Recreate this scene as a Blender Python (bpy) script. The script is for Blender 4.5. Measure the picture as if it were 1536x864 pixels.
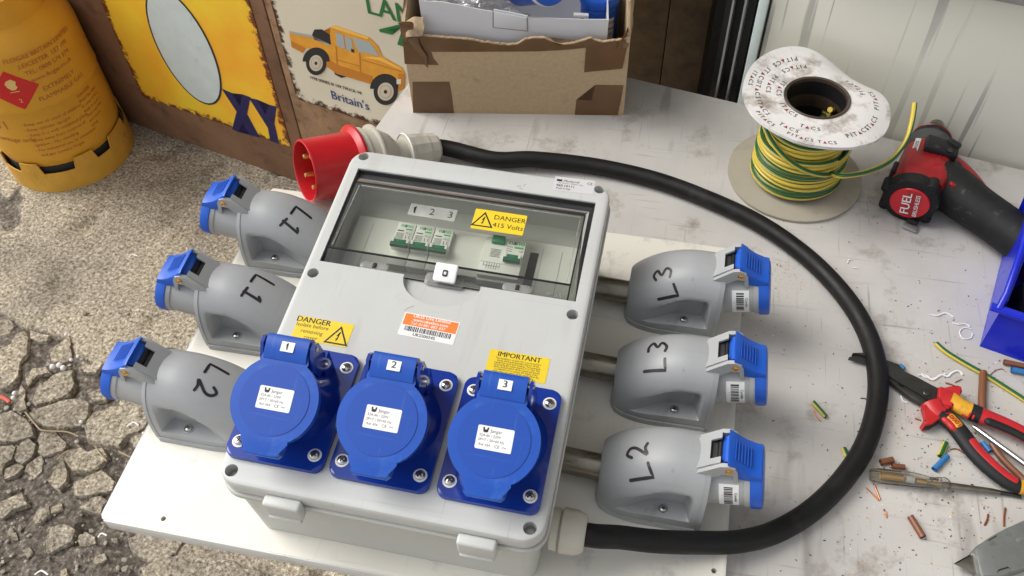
import bpy, bmesh, math, random
from mathutils import Vector, Matrix, noise
from mathutils.bvhtree import BVHTree
from mathutils.geometry import tessellate_polygon
PI = math.pi
for o in list(bpy.data.objects): bpy.data.objects.remove(o, do_unlink=True)
SC = bpy.context.scene
COL = SC.collection
# ------------------------------------------------------------------ camera
F = 1347.46                      # focal length in photograph pixels (1536 wide)
CAM = Vector((.165, -.505, .828))
r0 = Vector((.97916, .20073, -.02637)).normalized()      # image right
r2 = Vector((-.1461, .6093, -.7792)); r2 = (r2 - r0 * r2.dot(r0)).normalized()   # view direction
r1 = r2.cross(r0)                                        # image down
cd = bpy.data.cameras.new('camera'); cam = bpy.data.objects.new('camera', cd); COL.objects.link(cam)
cam.matrix_world = Matrix(((r0.x, -r1.x, -r2.x, CAM.x), (r0.y, -r1.y, -r2.y, CAM.y), (r0.z, -r1.z, -r2.z, CAM.z), (0, 0, 0, 1)))
cd.sensor_width = 36; cd.lens = F / 1536 * 36; cd.clip_start = .02; cd.clip_end = 200
SC.camera = cam
# ------------------------------------------------------------------ light
SUN_EL, SUN_AZ = 48, 172     # azimuth measured counter-clockwise from +X, where the sun stands
w = bpy.data.worlds.new('World'); SC.world = w; w.use_nodes = True
nt = w.node_tree; bg = nt.nodes['Background']
sky = nt.nodes.new('ShaderNodeTexSky'); sky.sky_type = 'NISHITA'; sky.sun_disc = False
sky.sun_elevation = math.radians(SUN_EL); sky.sun_rotation = math.radians(90 - SUN_AZ)
sky.air_density = 1.0; sky.dust_density = 3.0; sky.ozone_density = .6
hs_ = nt.nodes.new('ShaderNodeHueSaturation'); hs_.inputs['Saturation'].default_value = .14   # overcast: the sky's blue is greyed
nt.links.new(sky.outputs[0], hs_.inputs['Color']); nt.links.new(hs_.outputs[0], bg.inputs[0]); bg.inputs[1].default_value = .15
sd = bpy.data.lights.new('sun', 'SUN'); sun = bpy.data.objects.new('sun', sd); COL.objects.link(sun)
sd.energy = 1.2; sd.angle = math.radians(40); sd.color = (1, .95, .88)
a, e = math.radians(SUN_AZ), math.radians(SUN_EL)
sun.rotation_euler = Vector((math.cos(a) * math.cos(e), math.sin(a) * math.cos(e), math.sin(e))).to_track_quat('Z', 'Y').to_euler()
sun.location = (-2, 1, 4)
SC.view_settings.view_transform = 'Standard'; SC.view_settings.look = 'None'
SC.view_settings.exposure = .58; SC.view_settings.gamma = 1
SC.render.engine = 'CYCLES'
SC.cycles.transparent_max_bounces = 16; SC.cycles.max_bounces = 8
# ------------------------------------------------------------------ geometry helpers
def ray(u, v): return (r0 * ((u - 768) / F) + r1 * ((v - 432) / F) + r2)
def at(u, v, z):                 # the point of height z seen at photograph pixel u, v
    d = ray(u, v); return CAM + d * ((z - CAM.z) / d.z)
def onplane(u, v, P, n):
    d = ray(u, v); return CAM + d * ((Vector(P) - CAM).dot(n) / d.dot(n))
WM = {}                          # world matrices of the things and parts
def frame(o, x=None, y=None, z=None):
    o = Vector(o)
    if z is not None and x is not None: z = Vector(z).normalized(); x = Vector(x); x = (x - z * x.dot(z)).normalized(); y = z.cross(x)
    elif y is not None and x is not None: x = Vector(x).normalized(); y = Vector(y); y = (y - x * y.dot(x)).normalized(); z = x.cross(y)
    return Matrix(((x.x, y.x, z.x, o.x), (x.y, y.y, z.y, o.y), (x.z, y.z, z.z, o.z), (0, 0, 0, 1)))
def T(x, y, z): return Matrix.Translation((x, y, z))
def RX(d): return Matrix.Rotation(math.radians(d), 4, 'X')
def RY(d): return Matrix.Rotation(math.radians(d), 4, 'Y')
def RZ(d): return Matrix.Rotation(math.radians(d), 4, 'Z')
class M:                         # a small mesh collector: vertices, faces, material slot, optional uv
    def __init__(s): s.v = []; s.f = []; s.m = []; s.uv = {}; s.cur = 0; s.mats = []
    def slot(s, mat):
        if mat not in s.mats: s.mats.append(mat)
        s.cur = s.mats.index(mat); return s
    def face(s, idx, uv=None):
        if uv: s.uv[len(s.f)] = uv
        s.f.append(tuple(idx)); s.m.append(s.cur)
    def add(s, vs, fs, X=None):
        n = len(s.v)
        for p in vs: s.v.append(X @ Vector(p) if X else Vector(p))
        for f in fs: s.face([n + i for i in f])
        return s
    def merge(s, o, X=None):
        n = len(s.v)
        for p in o.v: s.v.append(X @ p if X else p.copy())
        base = s.cur
        for k, f in enumerate(o.f):
            if o.mats: s.slot(o.mats[o.m[k]])
            s.face([n + i for i in f], o.uv.get(k))
        s.cur = base
        return s
    def build(s, name, mat=None, parent=None, smooth=30, matrix=None, world=True):
        me = bpy.data.meshes.new(name)
        me.from_pydata([tuple(p) for p in s.v], [], s.f)
        for m_ in (s.mats or [mat]): me.materials.append(m_)
        if len(s.mats) > 1: me.polygons.foreach_set('material_index', s.m)
        if s.uv:
            ul = me.uv_layers.new(name='UVMap')
            for k, uvs in s.uv.items():
                p = me.polygons[k]
                for li, q in zip(p.loop_indices, uvs): ul.data[li].uv = q
        ob = bpy.data.objects.new(name, me); COL.objects.link(ob)
        ob.parent = parent
        pm = WM.get(parent, Matrix()) if parent else Matrix()
        if matrix is not None:   # mesh is in its own frame, matrix is world
            ob.matrix_basis = pm.inverted() @ matrix; WM[ob] = matrix
        else:
            if parent: me.transform(pm.inverted())
            WM[ob] = pm.copy()
        bm = bmesh.new(); bm.from_mesh(me); bmesh.ops.remove_doubles(bm, verts=bm.verts, dist=1e-7) if False else None
        bmesh.ops.recalc_face_normals(bm, faces=bm.faces); bm.to_mesh(me); bm.free()
        if smooth:
            me.shade_smooth(); me.set_sharp_from_angle(angle=math.radians(smooth))
        return ob
def thing(name, label, cat, matrix=None, group=None):
    o = bpy.data.objects.new(name, None); COL.objects.link(o); o.empty_display_size = .02
    if matrix is not None: o.matrix_world = matrix
    WM[o] = matrix.copy() if matrix is not None else Matrix()
    return tag(o, label, cat, group)
def tag(o, label, cat, group=None):
    o['label'] = label; o['category'] = cat
    if group: o['group'] = group
    return o
def bm_to(bm, X=None):
    m = M(); bm.verts.index_update()
    m.add([v.co for v in bm.verts], [[v.index for v in f.verts] for f in bm.faces], X); bm.free(); return m
def box(sx, sy, sz, X=None, bev=0, seg=2):       # centred box with bevelled edges
    bm = bmesh.new(); bmesh.ops.create_cube(bm, size=1)
    bmesh.ops.scale(bm, vec=(sx, sy, sz), verts=bm.verts)
    if bev: bmesh.ops.bevel(bm, geom=bm.edges[:], offset=bev, segments=seg, profile=.5, affect='EDGES')
    return bm_to(bm, X)
def prism(pts, z0, z1, X=None, bev=0, seg=2, top=None):   # polygon pushed from z0 to z1; top = optional narrower outline
    bm = bmesh.new(); n = len(pts)
    a = [bm.verts.new((p[0], p[1], z0)) for p in pts]; tp = top or pts
    b = [bm.verts.new((p[0], p[1], z1)) for p in tp]
    bm.faces.new(a[::-1]); tf = bm.faces.new(b)
    for i in range(n): bm.faces.new((a[i], a[(i + 1) % n], b[(i + 1) % n], b[i]))
    if bev:
        es = [e for e in tf.edges]
        bmesh.ops.bevel(bm, geom=es, offset=bev, segments=seg, profile=.5, affect='EDGES')
    ng = [f for f in bm.faces if len(f.verts) > 4]
    bmesh.ops.triangulate(bm, faces=ng)
    return bm_to(bm, X)
def rrect(w, h, r, seg=5, cx=0, cy=0):
    p = []
    for sx, sy, a0 in ((1, -1, -90), (1, 1, 0), (-1, 1, 90), (-1, -1, 180)):
        for k in range(seg + 1):
            a = math.radians(a0 + 90 * k / seg)
            p.append((cx + sx * (w / 2 - r) + r * math.cos(a), cy + sy * (h / 2 - r) + r * math.sin(a)))
    return p
def circle(r, n=32, cx=0, cy=0): return [(cx + r * math.cos(2 * PI * k / n), cy + r * math.sin(2 * PI * k / n)) for k in range(n)]
def loft(rings, X=None, cap0=True, cap1=True, closed=True):
    m = M(); n = len(rings[0]); vs = [p for r in rings for p in r]; fs = []
    for i in range(len(rings) - 1):
        for j in range(n if closed else n - 1):
            k = (j + 1) % n
            fs.append((i * n + j, i * n + k, (i + 1) * n + k, (i + 1) * n + j))
    if cap0: fs.append(tuple(range(n))[::-1])
    if cap1: fs.append(tuple((len(rings) - 1) * n + j for j in range(n)))
    return m.add(vs, fs, X)
def lathe(prof, seg=48, X=None, cap0=True, cap1=True):     # (radius, z) pairs about the z axis
    return loft([[(r * math.cos(2 * PI * k / seg), r * math.sin(2 * PI * k / seg), z) for k in range(seg)] for r, z in prof], X, cap0, cap1)
def spline(pts, n=8):            # Catmull-Rom through points (any dimension)
    P = [list(p) for p in pts]; out = []
    for i in range(len(P) - 1):
        p0 = P[max(i - 1, 0)]; p1 = P[i]; p2 = P[i + 1]; p3 = P[min(i + 2, len(P) - 1)]
        for k in range(n):
            t = k / n
            out.append([.5 * (2 * b + (c - a) * t + (2 * a - 5 * b + 4 * c - d) * t * t + (3 * b - a - 3 * c + d) * t ** 3) for a, b, c, d in zip(p0, p1, p2, p3)])
    out.append(P[-1]); return out
def tube(pts, rad, seg=12, flat=1.0, up=(0, 0, 1), cap=True, twist=0.0, X=None, uv=True):
    """sweep; rad a number or list; flat = height/width ratio of the section, up fixes its orientation"""
    P = [Vector(p[:3]) for p in pts]; m = M(); n = len(P); L = 0
    up = Vector(up)
    for i in range(n):
        t = (P[min(i + 1, n - 1)] - P[max(i - 1, 0)]).normalized()
        s = t.cross(up)
        if s.length < 1e-4: s = t.cross(Vector((1, 0, 0)))
        s.normalize(); u = s.cross(t)
        r = rad[i] if isinstance(rad, (list, tuple)) else rad
        fl = flat[i] if isinstance(flat, (list, tuple)) else flat
        if i: L += (P[i] - P[i - 1]).length
        for k in range(seg):
            a = 2 * PI * k / seg
            m.v.append(P[i] + s * (r * math.cos(a)) + u * (r * fl * math.sin(a)))
        if i:
            L0 = L - (P[i] - P[i - 1]).length
            for k in range(seg):
                j = (k + 1) % seg; b = (i - 1) * seg; c = i * seg
                m.face((b + k, b + j, c + j, c + k), [(k / seg, L0), ((k + 1) / seg, L0), ((k + 1) / seg, L), (k / seg, L)] if uv else None)
    if cap:
        m.face(tuple(range(seg))[::-1], [(0, 0)] * seg if uv else None); m.face(tuple((n - 1) * seg + k for k in range(seg)), [(0, 0)] * seg if uv else None)
    if X: m.v = [X @ p for p in m.v]
    return m
def grid(w, h, nx, ny):
    m = M()
    for j in range(ny + 1):
        for i in range(nx + 1): m.v.append(Vector(((i / nx - .5) * w, (j / ny - .5) * h, 0)))
    for j in range(ny):
        for i in range(nx):
            a = j * (nx + 1) + i; m.face((a, a + 1, a + nx + 2, a + nx + 1))
    return m
def text(body, size, X=None, align='CENTER', ext=.00006, bold=0, sx=1.0, shear=0, res=2):
    cu = bpy.data.curves.new('t', 'FONT'); cu.body = body; cu.size = size; cu.align_x = align; cu.align_y = 'CENTER'
    cu.extrude = ext; cu.resolution_u = res; cu.offset = 0; cu.shear = shear; cu.space_line = 1.0
    o = bpy.data.objects.new('t', cu); COL.objects.link(o)
    dg = bpy.context.evaluated_depsgraph_get(); me = bpy.data.meshes.new_from_object(o.evaluated_get(dg))
    m = M(); m.add([Vector((v.co.x * sx, v.co.y, v.co.z)) for v in me.vertices], [tuple(p.vertices) for p in me.polygons], X)
    bpy.data.objects.remove(o); bpy.data.curves.remove(cu); bpy.data.meshes.remove(me)
    if bold:
        k = Vector((bold * size * 1.6, 0, .000004)); k = (X.to_3x3() @ k) if X else k; n0 = len(m.v); nf = len(m.f)
        m.v += [p + k for p in m.v[:n0]]
        for f in m.f[:nf]: m.face([i + n0 for i in f])
        m.v = [p - k * .5 for p in m.v]
    return m
def stroke(pts, wd, X=None, h=.00006, n=6):       # a pen or line stroke as a flat ribbon with round ends
    P = [Vector((p[0], p[1], 0)) for p in (spline(pts, n) if n > 1 else pts)]
    m = M(); N = len(P); L = []; R_ = []
    for i in range(N):
        t = (P[min(i + 1, N - 1)] - P[max(i - 1, 0)]).normalized(); s = Vector((-t.y, t.x, 0)) * wd / 2
        L.append(P[i] + s); R_.append(P[i] - s)
    m.v = L + R_
    for i in range(N - 1): m.face((N + i, N + i + 1, i + 1, i))
    for c, t in ((P[0], (P[0] - P[1]).normalized()), (P[-1], (P[-1] - P[-2]).normalized())):
        a0 = math.atan2(t.y, t.x); b = len(m.v)
        m.v.append(c.copy())
        for k in range(7): a = a0 - PI / 2 + PI * k / 6; m.v.append(c + Vector((math.cos(a), math.sin(a), 0)) * wd / 2)
        for k in range(6): m.face((b, b + 1 + k, b + 2 + k))
    for p in m.v: p.z += h
    if X: m.v = [X @ p for p in m.v]
    return m
def drape(m, bvh, X, off, up=.06):       # lay a flat piece (frame X, looking down its -z) on a surface
    Xi = X.to_3x3(); d = -(Xi @ Vector((0, 0, 1))).normalized()
    for p in m.v:
        z = p.z; w_ = X @ Vector((p.x, p.y, up))
        h = bvh.ray_cast(w_, d)
        p.xyz = (h[0] - d * (off + z)) if h[0] else X @ p
    return m
def bvh_of(m): return BVHTree.FromPolygons([tuple(p) for p in m.v], m.f)
def boolean(ob, cutters, op='DIFFERENCE', smooth=30):
    tmp = []
    for c in cutters:
        o = c.build('cut', None, None, 0); o.matrix_basis = WM[ob].inverted() @ Matrix() if False else Matrix()
        tmp.append(o)
    for o in tmp:
        md = ob.modifiers.new('b', 'BOOLEAN'); md.operation = op; md.object = o; md.solver = 'EXACT'
    mb = ob.matrix_basis.copy(); par = ob.parent; ob.parent = None; ob.matrix_basis = WM[ob]
    bpy.context.view_layer.update()
    dg = bpy.context.evaluated_depsgraph_get(); me = bpy.data.meshes.new_from_object(ob.evaluated_get(dg))
    ob.modifiers.clear(); old = ob.data; ob.data = me; me.name = old.name; bpy.data.meshes.remove(old)
    ob.parent = par; ob.matrix_basis = mb
    for o in tmp: bpy.data.objects.remove(o)
    if smooth: me.shade_smooth(); me.set_sharp_from_angle(angle=math.radians(smooth))
    return ob
def copy_tree(o, parent=None, matrix=None):
    c = o.copy(); COL.objects.link(c); c.parent = parent
    if matrix is not None: c.matrix_basis = (WM[parent].inverted() if parent else Matrix()) @ matrix; WM[c] = matrix
    else: WM[c] = (WM[parent] if parent else Matrix()) @ o.matrix_basis
    for ch in [x for x in o.children]: copy_tree(ch, c)
    return c
# ------------------------------------------------------------------ materials
def srgb(r, g, b): return tuple((c / 255 / 12.92) if c / 255 <= .04045 else ((c / 255 + .055) / 1.055) ** 2.4 for c in (r, g, b))
MATS = {}
def mat(name, col, rough=.5, metal=0, var=.0, vscale=20, bump=0, bscale=400, col2=None, dirt=None, dscale=12, damt=0, spec=.5, coat=0, sss=0, stretch=None, rvar=0, detail=6, scr=None):
    m = bpy.data.materials.new(name); m.use_nodes = True; n = m.node_tree.nodes; l = m.node_tree.links
    b = n['Principled BSDF']; b.inputs['Roughness'].default_value = rough; b.inputs['Metallic'].default_value = metal
    b.inputs['Specular IOR Level'].default_value = spec; b.inputs['Coat Weight'].default_value = coat
    if sss: b.inputs['Subsurface Weight'].default_value = sss; b.inputs['Subsurface Scale'].default_value = .004
    tc = n.new('ShaderNodeTexCoord'); vec = tc.outputs['Object']
    if stretch:
        mp = n.new('ShaderNodeMapping'); mp.inputs['Scale'].default_value = stretch; l.new(vec, mp.inputs[0]); vec = mp.outputs[0]
    c = None
    def nz(scale, det=detail, rg=.6):
        t = n.new('ShaderNodeTexNoise'); t.inputs['Scale'].default_value = scale; t.inputs['Detail'].default_value = det
        t.inputs['Roughness'].default_value = rg; l.new(vec, t.inputs['Vector']); return t.outputs[0]
    def ramp(src, a, b2):
        r = n.new('ShaderNodeMapRange'); r.inputs[1].default_value = a; r.inputs[2].default_value = b2; l.new(src, r.inputs[0]); return r.outputs[0]
    def mix(fac, A, B):
        x = n.new('ShaderNodeMix'); x.data_type = 'RGBA'
        if isinstance(fac, float): x.inputs[0].default_value = fac
        else: l.new(fac, x.inputs[0])
        for s_, v in ((6, A), (7, B)):
            if isinstance(v, tuple): x.inputs[s_].default_value = (*v[:3], 1)
            else: l.new(v, x.inputs[s_])
        return x.outputs[2]
    c = tuple(col)
    if var or col2:
        lo = col2 or tuple(x * (1 - var) for x in col); c = mix(ramp(nz(vscale), .35, .65), lo, tuple(col))
    if dirt:
        f = ramp(nz(dscale, 9, .7), .545 - damt, .70 - damt); c = mix(f, c, tuple(dirt))
    if scr:                      # fine scratches and smears running in two directions
        for rot_, sc_ in ((.5, (260, 9, 60)), (-.9, (9, 210, 60)), (.15, (30, 5, 20))):
            mp = n.new('ShaderNodeMapping'); mp.inputs['Scale'].default_value = sc_; mp.inputs['Rotation'].default_value = (0, 0, rot_); l.new(tc.outputs['Object'], mp.inputs[0])
            t = n.new('ShaderNodeTexNoise'); t.inputs['Scale'].default_value = 1; t.inputs['Detail'].default_value = 3; l.new(mp.outputs[0], t.inputs['Vector'])
            r = n.new('ShaderNodeMapRange'); r.inputs[1].default_value = .64; r.inputs[2].default_value = .74; r.inputs[4].default_value = scr[1]; l.new(t.outputs[0], r.inputs[0])
            c = mix(r.outputs[0], c, tuple(scr[0]))
    if isinstance(c, tuple): b.inputs['Base Color'].default_value = (*c, 1)
    else: l.new(c, b.inputs['Base Color'])
    if rvar: l.new(ramp_add(n, l, nz(vscale * 2), rough, rvar), b.inputs['Roughness'])
    if bump:
        bn = n.new('ShaderNodeBump'); bn.inputs['Strength'].default_value = 1; bn.inputs['Distance'].default_value = bump
        l.new(nz(bscale), bn.inputs['Height']); l.new(bn.outputs[0], b.inputs['Normal'])
    m['h'] = 1
    MATS[name] = m; return m
def ramp_add(n, l, src, rough, rv):
    r = n.new('ShaderNodeMapRange'); r.inputs[3].default_value = max(rough - rv, .02); r.inputs[4].default_value = min(rough + rv, 1)
    r.inputs[1].default_value = .35; r.inputs[2].default_value = .65; l.new(src, r.inputs[0]); return r.outputs[0]
def mnodes(m): return m.node_tree.nodes, m.node_tree.links
def glassy(name, tint, gloss_rough=.03, ior=1.45, haze=0.0, hazecol=(.8, .8, .8)):
    m = bpy.data.materials.new(name); m.use_nodes = True; n, l = mnodes(m); n.clear()
    out = n.new('ShaderNodeOutputMaterial'); tr = n.new('ShaderNodeBsdfTransparent'); tr.inputs[0].default_value = (*tint, 1)
    gl = n.new('ShaderNodeBsdfGlossy'); gl.inputs['Roughness'].default_value = gloss_rough
    fr = n.new('ShaderNodeFresnel'); fr.inputs[0].default_value = ior; mx = n.new('ShaderNodeMixShader')
    l.new(fr.outputs[0], mx.inputs[0]); l.new(tr.outputs[0], mx.inputs[1]); l.new(gl.outputs[0], mx.inputs[2]); last = mx.outputs[0]
    if haze:
        df = n.new('ShaderNodeBsdfDiffuse'); df.inputs[0].default_value = (*hazecol, 1); m2 = n.new('ShaderNodeMixShader')
        tc = n.new('ShaderNodeTexCoord'); ns = n.new('ShaderNodeTexNoise'); ns.inputs['Scale'].default_value = 14; ns.inputs['Detail'].default_value = 5
        l.new(tc.outputs['Object'], ns.inputs['Vector'])
        mr = n.new('ShaderNodeMapRange'); mr.inputs[1].default_value = .3; mr.inputs[2].default_value = .75; mr.inputs[3].default_value = haze * .4; mr.inputs[4].default_value = haze * 1.5
        l.new(ns.outputs[0], mr.inputs[0]); l.new(mr.outputs[0], m2.inputs[0]); l.new(last, m2.inputs[1]); l.new(df.outputs[0], m2.inputs[2]); last = m2.outputs[0]
    l.new(last, out.inputs[0]); MATS[name] = m; return m
# ------------------------------------------------------------------ material list
GZ = -.70; TZ = -.018
BLK = mat('black_print', (.012, .012, .012), .5)
m_board = mat('white_melamine', (.70, .675, .60), .35, scr=((.5, .48, .44), .4), dirt=(.46, .45, .42), dscale=22, damt=-.02, bump=.00008, bscale=500, rvar=.08, vscale=10)
m_edge = mat('melamine_edging', (.60, .60, .58), .5, dirt=(.4, .37, .33), dscale=20, damt=0)
m_table = mat('grubby_laminate', (.54, .52, .49), .5, scr=((.22, .20, .18), .55), spec=.35, var=.22, vscale=5, dirt=(.26, .225, .19), dscale=13, damt=-.01, bump=.00015, bscale=300, rvar=.1)
m_case = mat('light_grey_plastic', (.53, .54, .52), .38, scr=((.36, .36, .35), .35), var=.05, vscale=15, dirt=(.42, .42, .40), dscale=16, damt=-.06, bump=.00003, bscale=900)
m_case2 = mat('grey_base_plastic', (.48, .49, .465), .4, var=.06, vscale=12)
m_sock = mat('grey_socket_plastic', (.35, .36, .37), .42, scr=((.27, .275, .28), .3), var=.07, vscale=18, bump=.00004, bscale=1200, dirt=(.16, .165, .17), dscale=25, damt=-.07)
m_sock2 = mat('pale_grey_plastic', (.38, .388, .39), .4, var=.07, vscale=25, bump=.00003, bscale=1200)
m_blue = mat('blue_plastic', (.006, .036, .29), .12, var=.1, vscale=25, dirt=(.03, .12, .5), dscale=30, damt=-.08, bump=.00002, bscale=700)
m_blue2 = mat('blue_lid_plastic', (.011, .078, .42), .3, spec=.4, scr=((.05, .15, .5), .5), var=.1, vscale=25, dirt=(.05, .15, .48), dscale=18, damt=-.0, bump=.00003, bscale=900)
m_blueb = mat('bright_blue_plastic', (.014, .10, .52), .33, spec=.4, var=.08, vscale=30, bump=.00003, bscale=900)
m_disc = mat('blue_disc_plastic', (.008, .062, .36), .42, spec=.35, scr=((.04, .13, .45), .5), dirt=(.02, .09, .4), dscale=22, damt=-.03)
m_steel = mat('screw_steel', (.62, .61, .58), .25, 1, var=.2, vscale=120)
m_dark = mat('dark_hole', (.02, .02, .02), .7)
m_black = mat('black_plastic', (.012, .012, .013), .42, spec=.35, var=.2, vscale=60)
m_brass = mat('brass', (.75, .5, .2), .3, 1, var=.2, vscale=80)
m_zinc = mat('dull_conduit_steel', (.36, .33, .27), .38, 1, var=.45, vscale=60, bump=.0001, bscale=200, rvar=.12, stretch=(.4, 1, 1))
m_white = mat('white_sticker', (.78, .78, .77), .45)
m_yel = mat('yellow_sticker', (.80, .58, .02), .45, var=.06, vscale=60)
m_org = mat('orange_print', (.82, .20, .03), .45)
m_marker = mat('black_marker_ink', (.022, .014, .022), .4, var=.5, vscale=150)
m_rub = mat('black_rubber', (.009, .009, .009), .5, spec=.28, var=.35, vscale=40, dirt=(.03, .028, .026), dscale=30, damt=-.03, bump=.0001, bscale=250, rvar=.08, stretch=(.5, .5, .5))
m_red = mat('red_plastic', (.52, .012, .018), .32, var=.12, vscale=30)
m_cream = mat('off_white_plastic', (.52, .49, .42), .42, var=.08, vscale=40, dirt=(.36, .33, .27), dscale=30, damt=-.04)
m_conc = mat('rough_concrete', (.37, .325, .265), .95)
# ground material: pale gritty concrete or dark damp grit, after the 'mud' attribute
def ground_mat(m, mud):
    n, l = mnodes(m); b = n['Principled BSDF']; tc = n.new('ShaderNodeTexCoord'); v = tc.outputs['Object']
    def nz(s, d, r=.65):
        t = n.new('ShaderNodeTexNoise'); t.inputs['Scale'].default_value = s; t.inputs['Detail'].default_value = d; t.inputs['Roughness'].default_value = r; l.new(v, t.inputs['Vector']); return t.outputs[0]
    def rp(src, stops):
        r = n.new('ShaderNodeValToRGB'); e = r.color_ramp.elements
        for i, (p, c) in enumerate(stops):
            q = e[i] if i < 2 else e.new(p); q.position = p; q.color = (*c, 1)
        l.new(src, r.inputs[0]); return r.outputs[0]
    fine = rp(nz(150, 6, .75), [(.37, (.12, .095, .07)), (.455, (.35, .305, .235)), (.54, (.51, .455, .365)), (.63, (.80, .75, .65))])
    big = rp(nz(4.5, 6), [(.36, (.62, .60, .57)), (.47, (.88, .86, .83)), (.62, (1.08, 1.05, .98))])
    mul = n.new('ShaderNodeMix'); mul.data_type = 'RGBA'; mul.blend_type = 'MULTIPLY'; mul.inputs[0].default_value = 1
    l.new(fine, mul.inputs[6]); l.new(big, mul.inputs[7]); c = mul.outputs[2]
    # pits
    vo = n.new('ShaderNodeTexVoronoi'); vo.inputs['Scale'].default_value = 42; l.new(v, vo.inputs['Vector'])
    if mud:
        at_ = n.new('ShaderNodeAttribute'); at_.attribute_name = 'mud'
        mr = n.new('ShaderNodeMath'); mr.operation = 'ADD'; l.new(at_.outputs['Fac'], mr.inputs[0])
        ns = n.new('ShaderNodeMath'); ns.operation = 'MULTIPLY_ADD'; l.new(nz(26, 6, .7), ns.inputs[0]); ns.inputs[1].default_value = 1.2; ns.inputs[2].default_value = -.6
        l.new(ns.outputs[0], mr.inputs[1])
        sm = n.new('ShaderNodeMapRange'); sm.inputs[1].default_value = .35; sm.inputs[2].default_value = .65; l.new(mr.outputs[0], sm.inputs[0])
        mudc = rp(nz(110, 7, .7), [(.36, (.06, .048, .038)), (.47, (.135, .112, .09)), (.57, (.22, .19, .15)), (.66, (.48, .43, .36))])
        mx = n.new('ShaderNodeMix'); mx.data_type = 'RGBA'; l.new(sm.outputs[0], mx.inputs[0]); l.new(c, mx.inputs[6]); l.new(mudc, mx.inputs[7]); c = mx.outputs[2]
    l.new(c, b.inputs['Base Color']); b.inputs['Roughness'].default_value = .9
    bn = n.new('ShaderNodeBump'); bn.inputs['Distance'].default_value = .007; bn.inputs['Strength'].default_value = 1
    ad = n.new('ShaderNodeMath'); ad.operation = 'ADD'; l.new(nz(120, 8, .75), ad.inputs[0]); l.new(nz(22, 5), ad.inputs[1])
    l.new(ad.outputs[0], bn.inputs['Height']); l.new(bn.outputs[0], b.inputs['Normal'])
m_ground = mat('concrete_ground', (.3, .3, .3), .9); ground_mat(m_ground, True)
ground_mat(m_conc, False)
def gz(p, s=1.0): return noise.noise(Vector(p) * s)
# ------------------------------------------------------------------ ground with its broken corner
G = lambda u, v, z=GZ: at(u, v, z)
# outline (photograph) of the broken, muddy part, seen on the ground plane
brk = [G(*p) for p in ((-400, 400), (-60, 452), (0, 462), (40, 486), (72, 492), (100, 502), (118, 540), (150, 562), (170, 575), (190, 640), (250, 690), (215, 745), (200, 800), (230, 870), (200, 1000), (-100, 1300), (-700, 900))]
crk = [G(*p) for p in ((-120, 222), (-10, 262), (18, 300), (45, 272), (30, 330), (2, 345), (-30, 300))]
def inside(p, poly):
    c = False; n = len(poly)
    for i in range(n):
        a_, b_ = poly[i], poly[(i + 1) % n]
        if (a_.y > p[1]) != (b_.y > p[1]) and p[0] < (b_.x - a_.x) * (p[1] - a_.y) / (b_.y - a_.y) + a_.x: c = not c
    return c
def edist(p, poly):
    d = 9; n = len(poly)
    for i in range(n):
        ax, ay = poly[i].x, poly[i].y; bx, by = poly[(i + 1) % n].x, poly[(i + 1) % n].y
        t = max(0, min(1, ((p[0] - ax) * (bx - ax) + (p[1] - ay) * (by - ay)) / ((bx - ax) ** 2 + (by - ay) ** 2)))
        d = min(d, math.hypot(p[0] - ax - t * (bx - ax), p[1] - ay - t * (by - ay)))
    return d
def axis(a, b, st, far):
    r = [-far, -far / 2, -6, a - 2, a - .8, a - .3]; x = a
    while x < b: r.append(x); x += st
    return r + [b, b + .3, b + .8, b + 2, 12, far]
gx = axis(-2.0, 0.15, .0085, 40); gy = axis(-.75, 1.55, .0085, 40)
m = M(); mudv = []
for y in gy:
    for x in gx:
        z = GZ; mu = 0
        if -2.1 < x < .3 and -.9 < y < 1.7:
            wob = .03 * gz((x, y, 0), 7) + .012 * gz((x, y, 4), 25)
            q = (x + wob, y + .03 * gz((x, y, 9), 7))
            if -.9 < y < .8:
                d = edist(q, brk) * (1 if inside(q, brk) else -1)
                mu = max(0, min(1, .5 + d / .018))
            d2 = edist(q, crk) * (1 if inside(q, crk) else -1)
            mu = max(mu, max(0, min(1, .5 + d2 / .02)))
            z += -.010 * mu + .004 * gz((x, y, 1), 6) + .0025 * gz((x, y, 2), 24) + .0022 * gz((x, y, 3), 60) + mu * (.010 * gz((x, y, 5), 16) + .005 * gz((x, y, 6), 45))
            pt = gz((x, y, 7), 11)
            if pt > .38: z -= (pt - .38) * .05
        m.v.append(Vector((x, y, z))); mudv.append(mu)
nx_ = len(gx)
for j in range(len(gy) - 1):
    for i in range(nx_ - 1):
        a_ = j * nx_ + i; m.face((a_, a_ + 1, a_ + nx_ + 1, a_ + nx_))
ground = m.build('ground', m_ground, None, 180); ground['kind'] = 'structure'
at_ = ground.data.attributes.new('mud', 'FLOAT', 'POINT'); at_.data.foreach_set('value', mudv)
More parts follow.
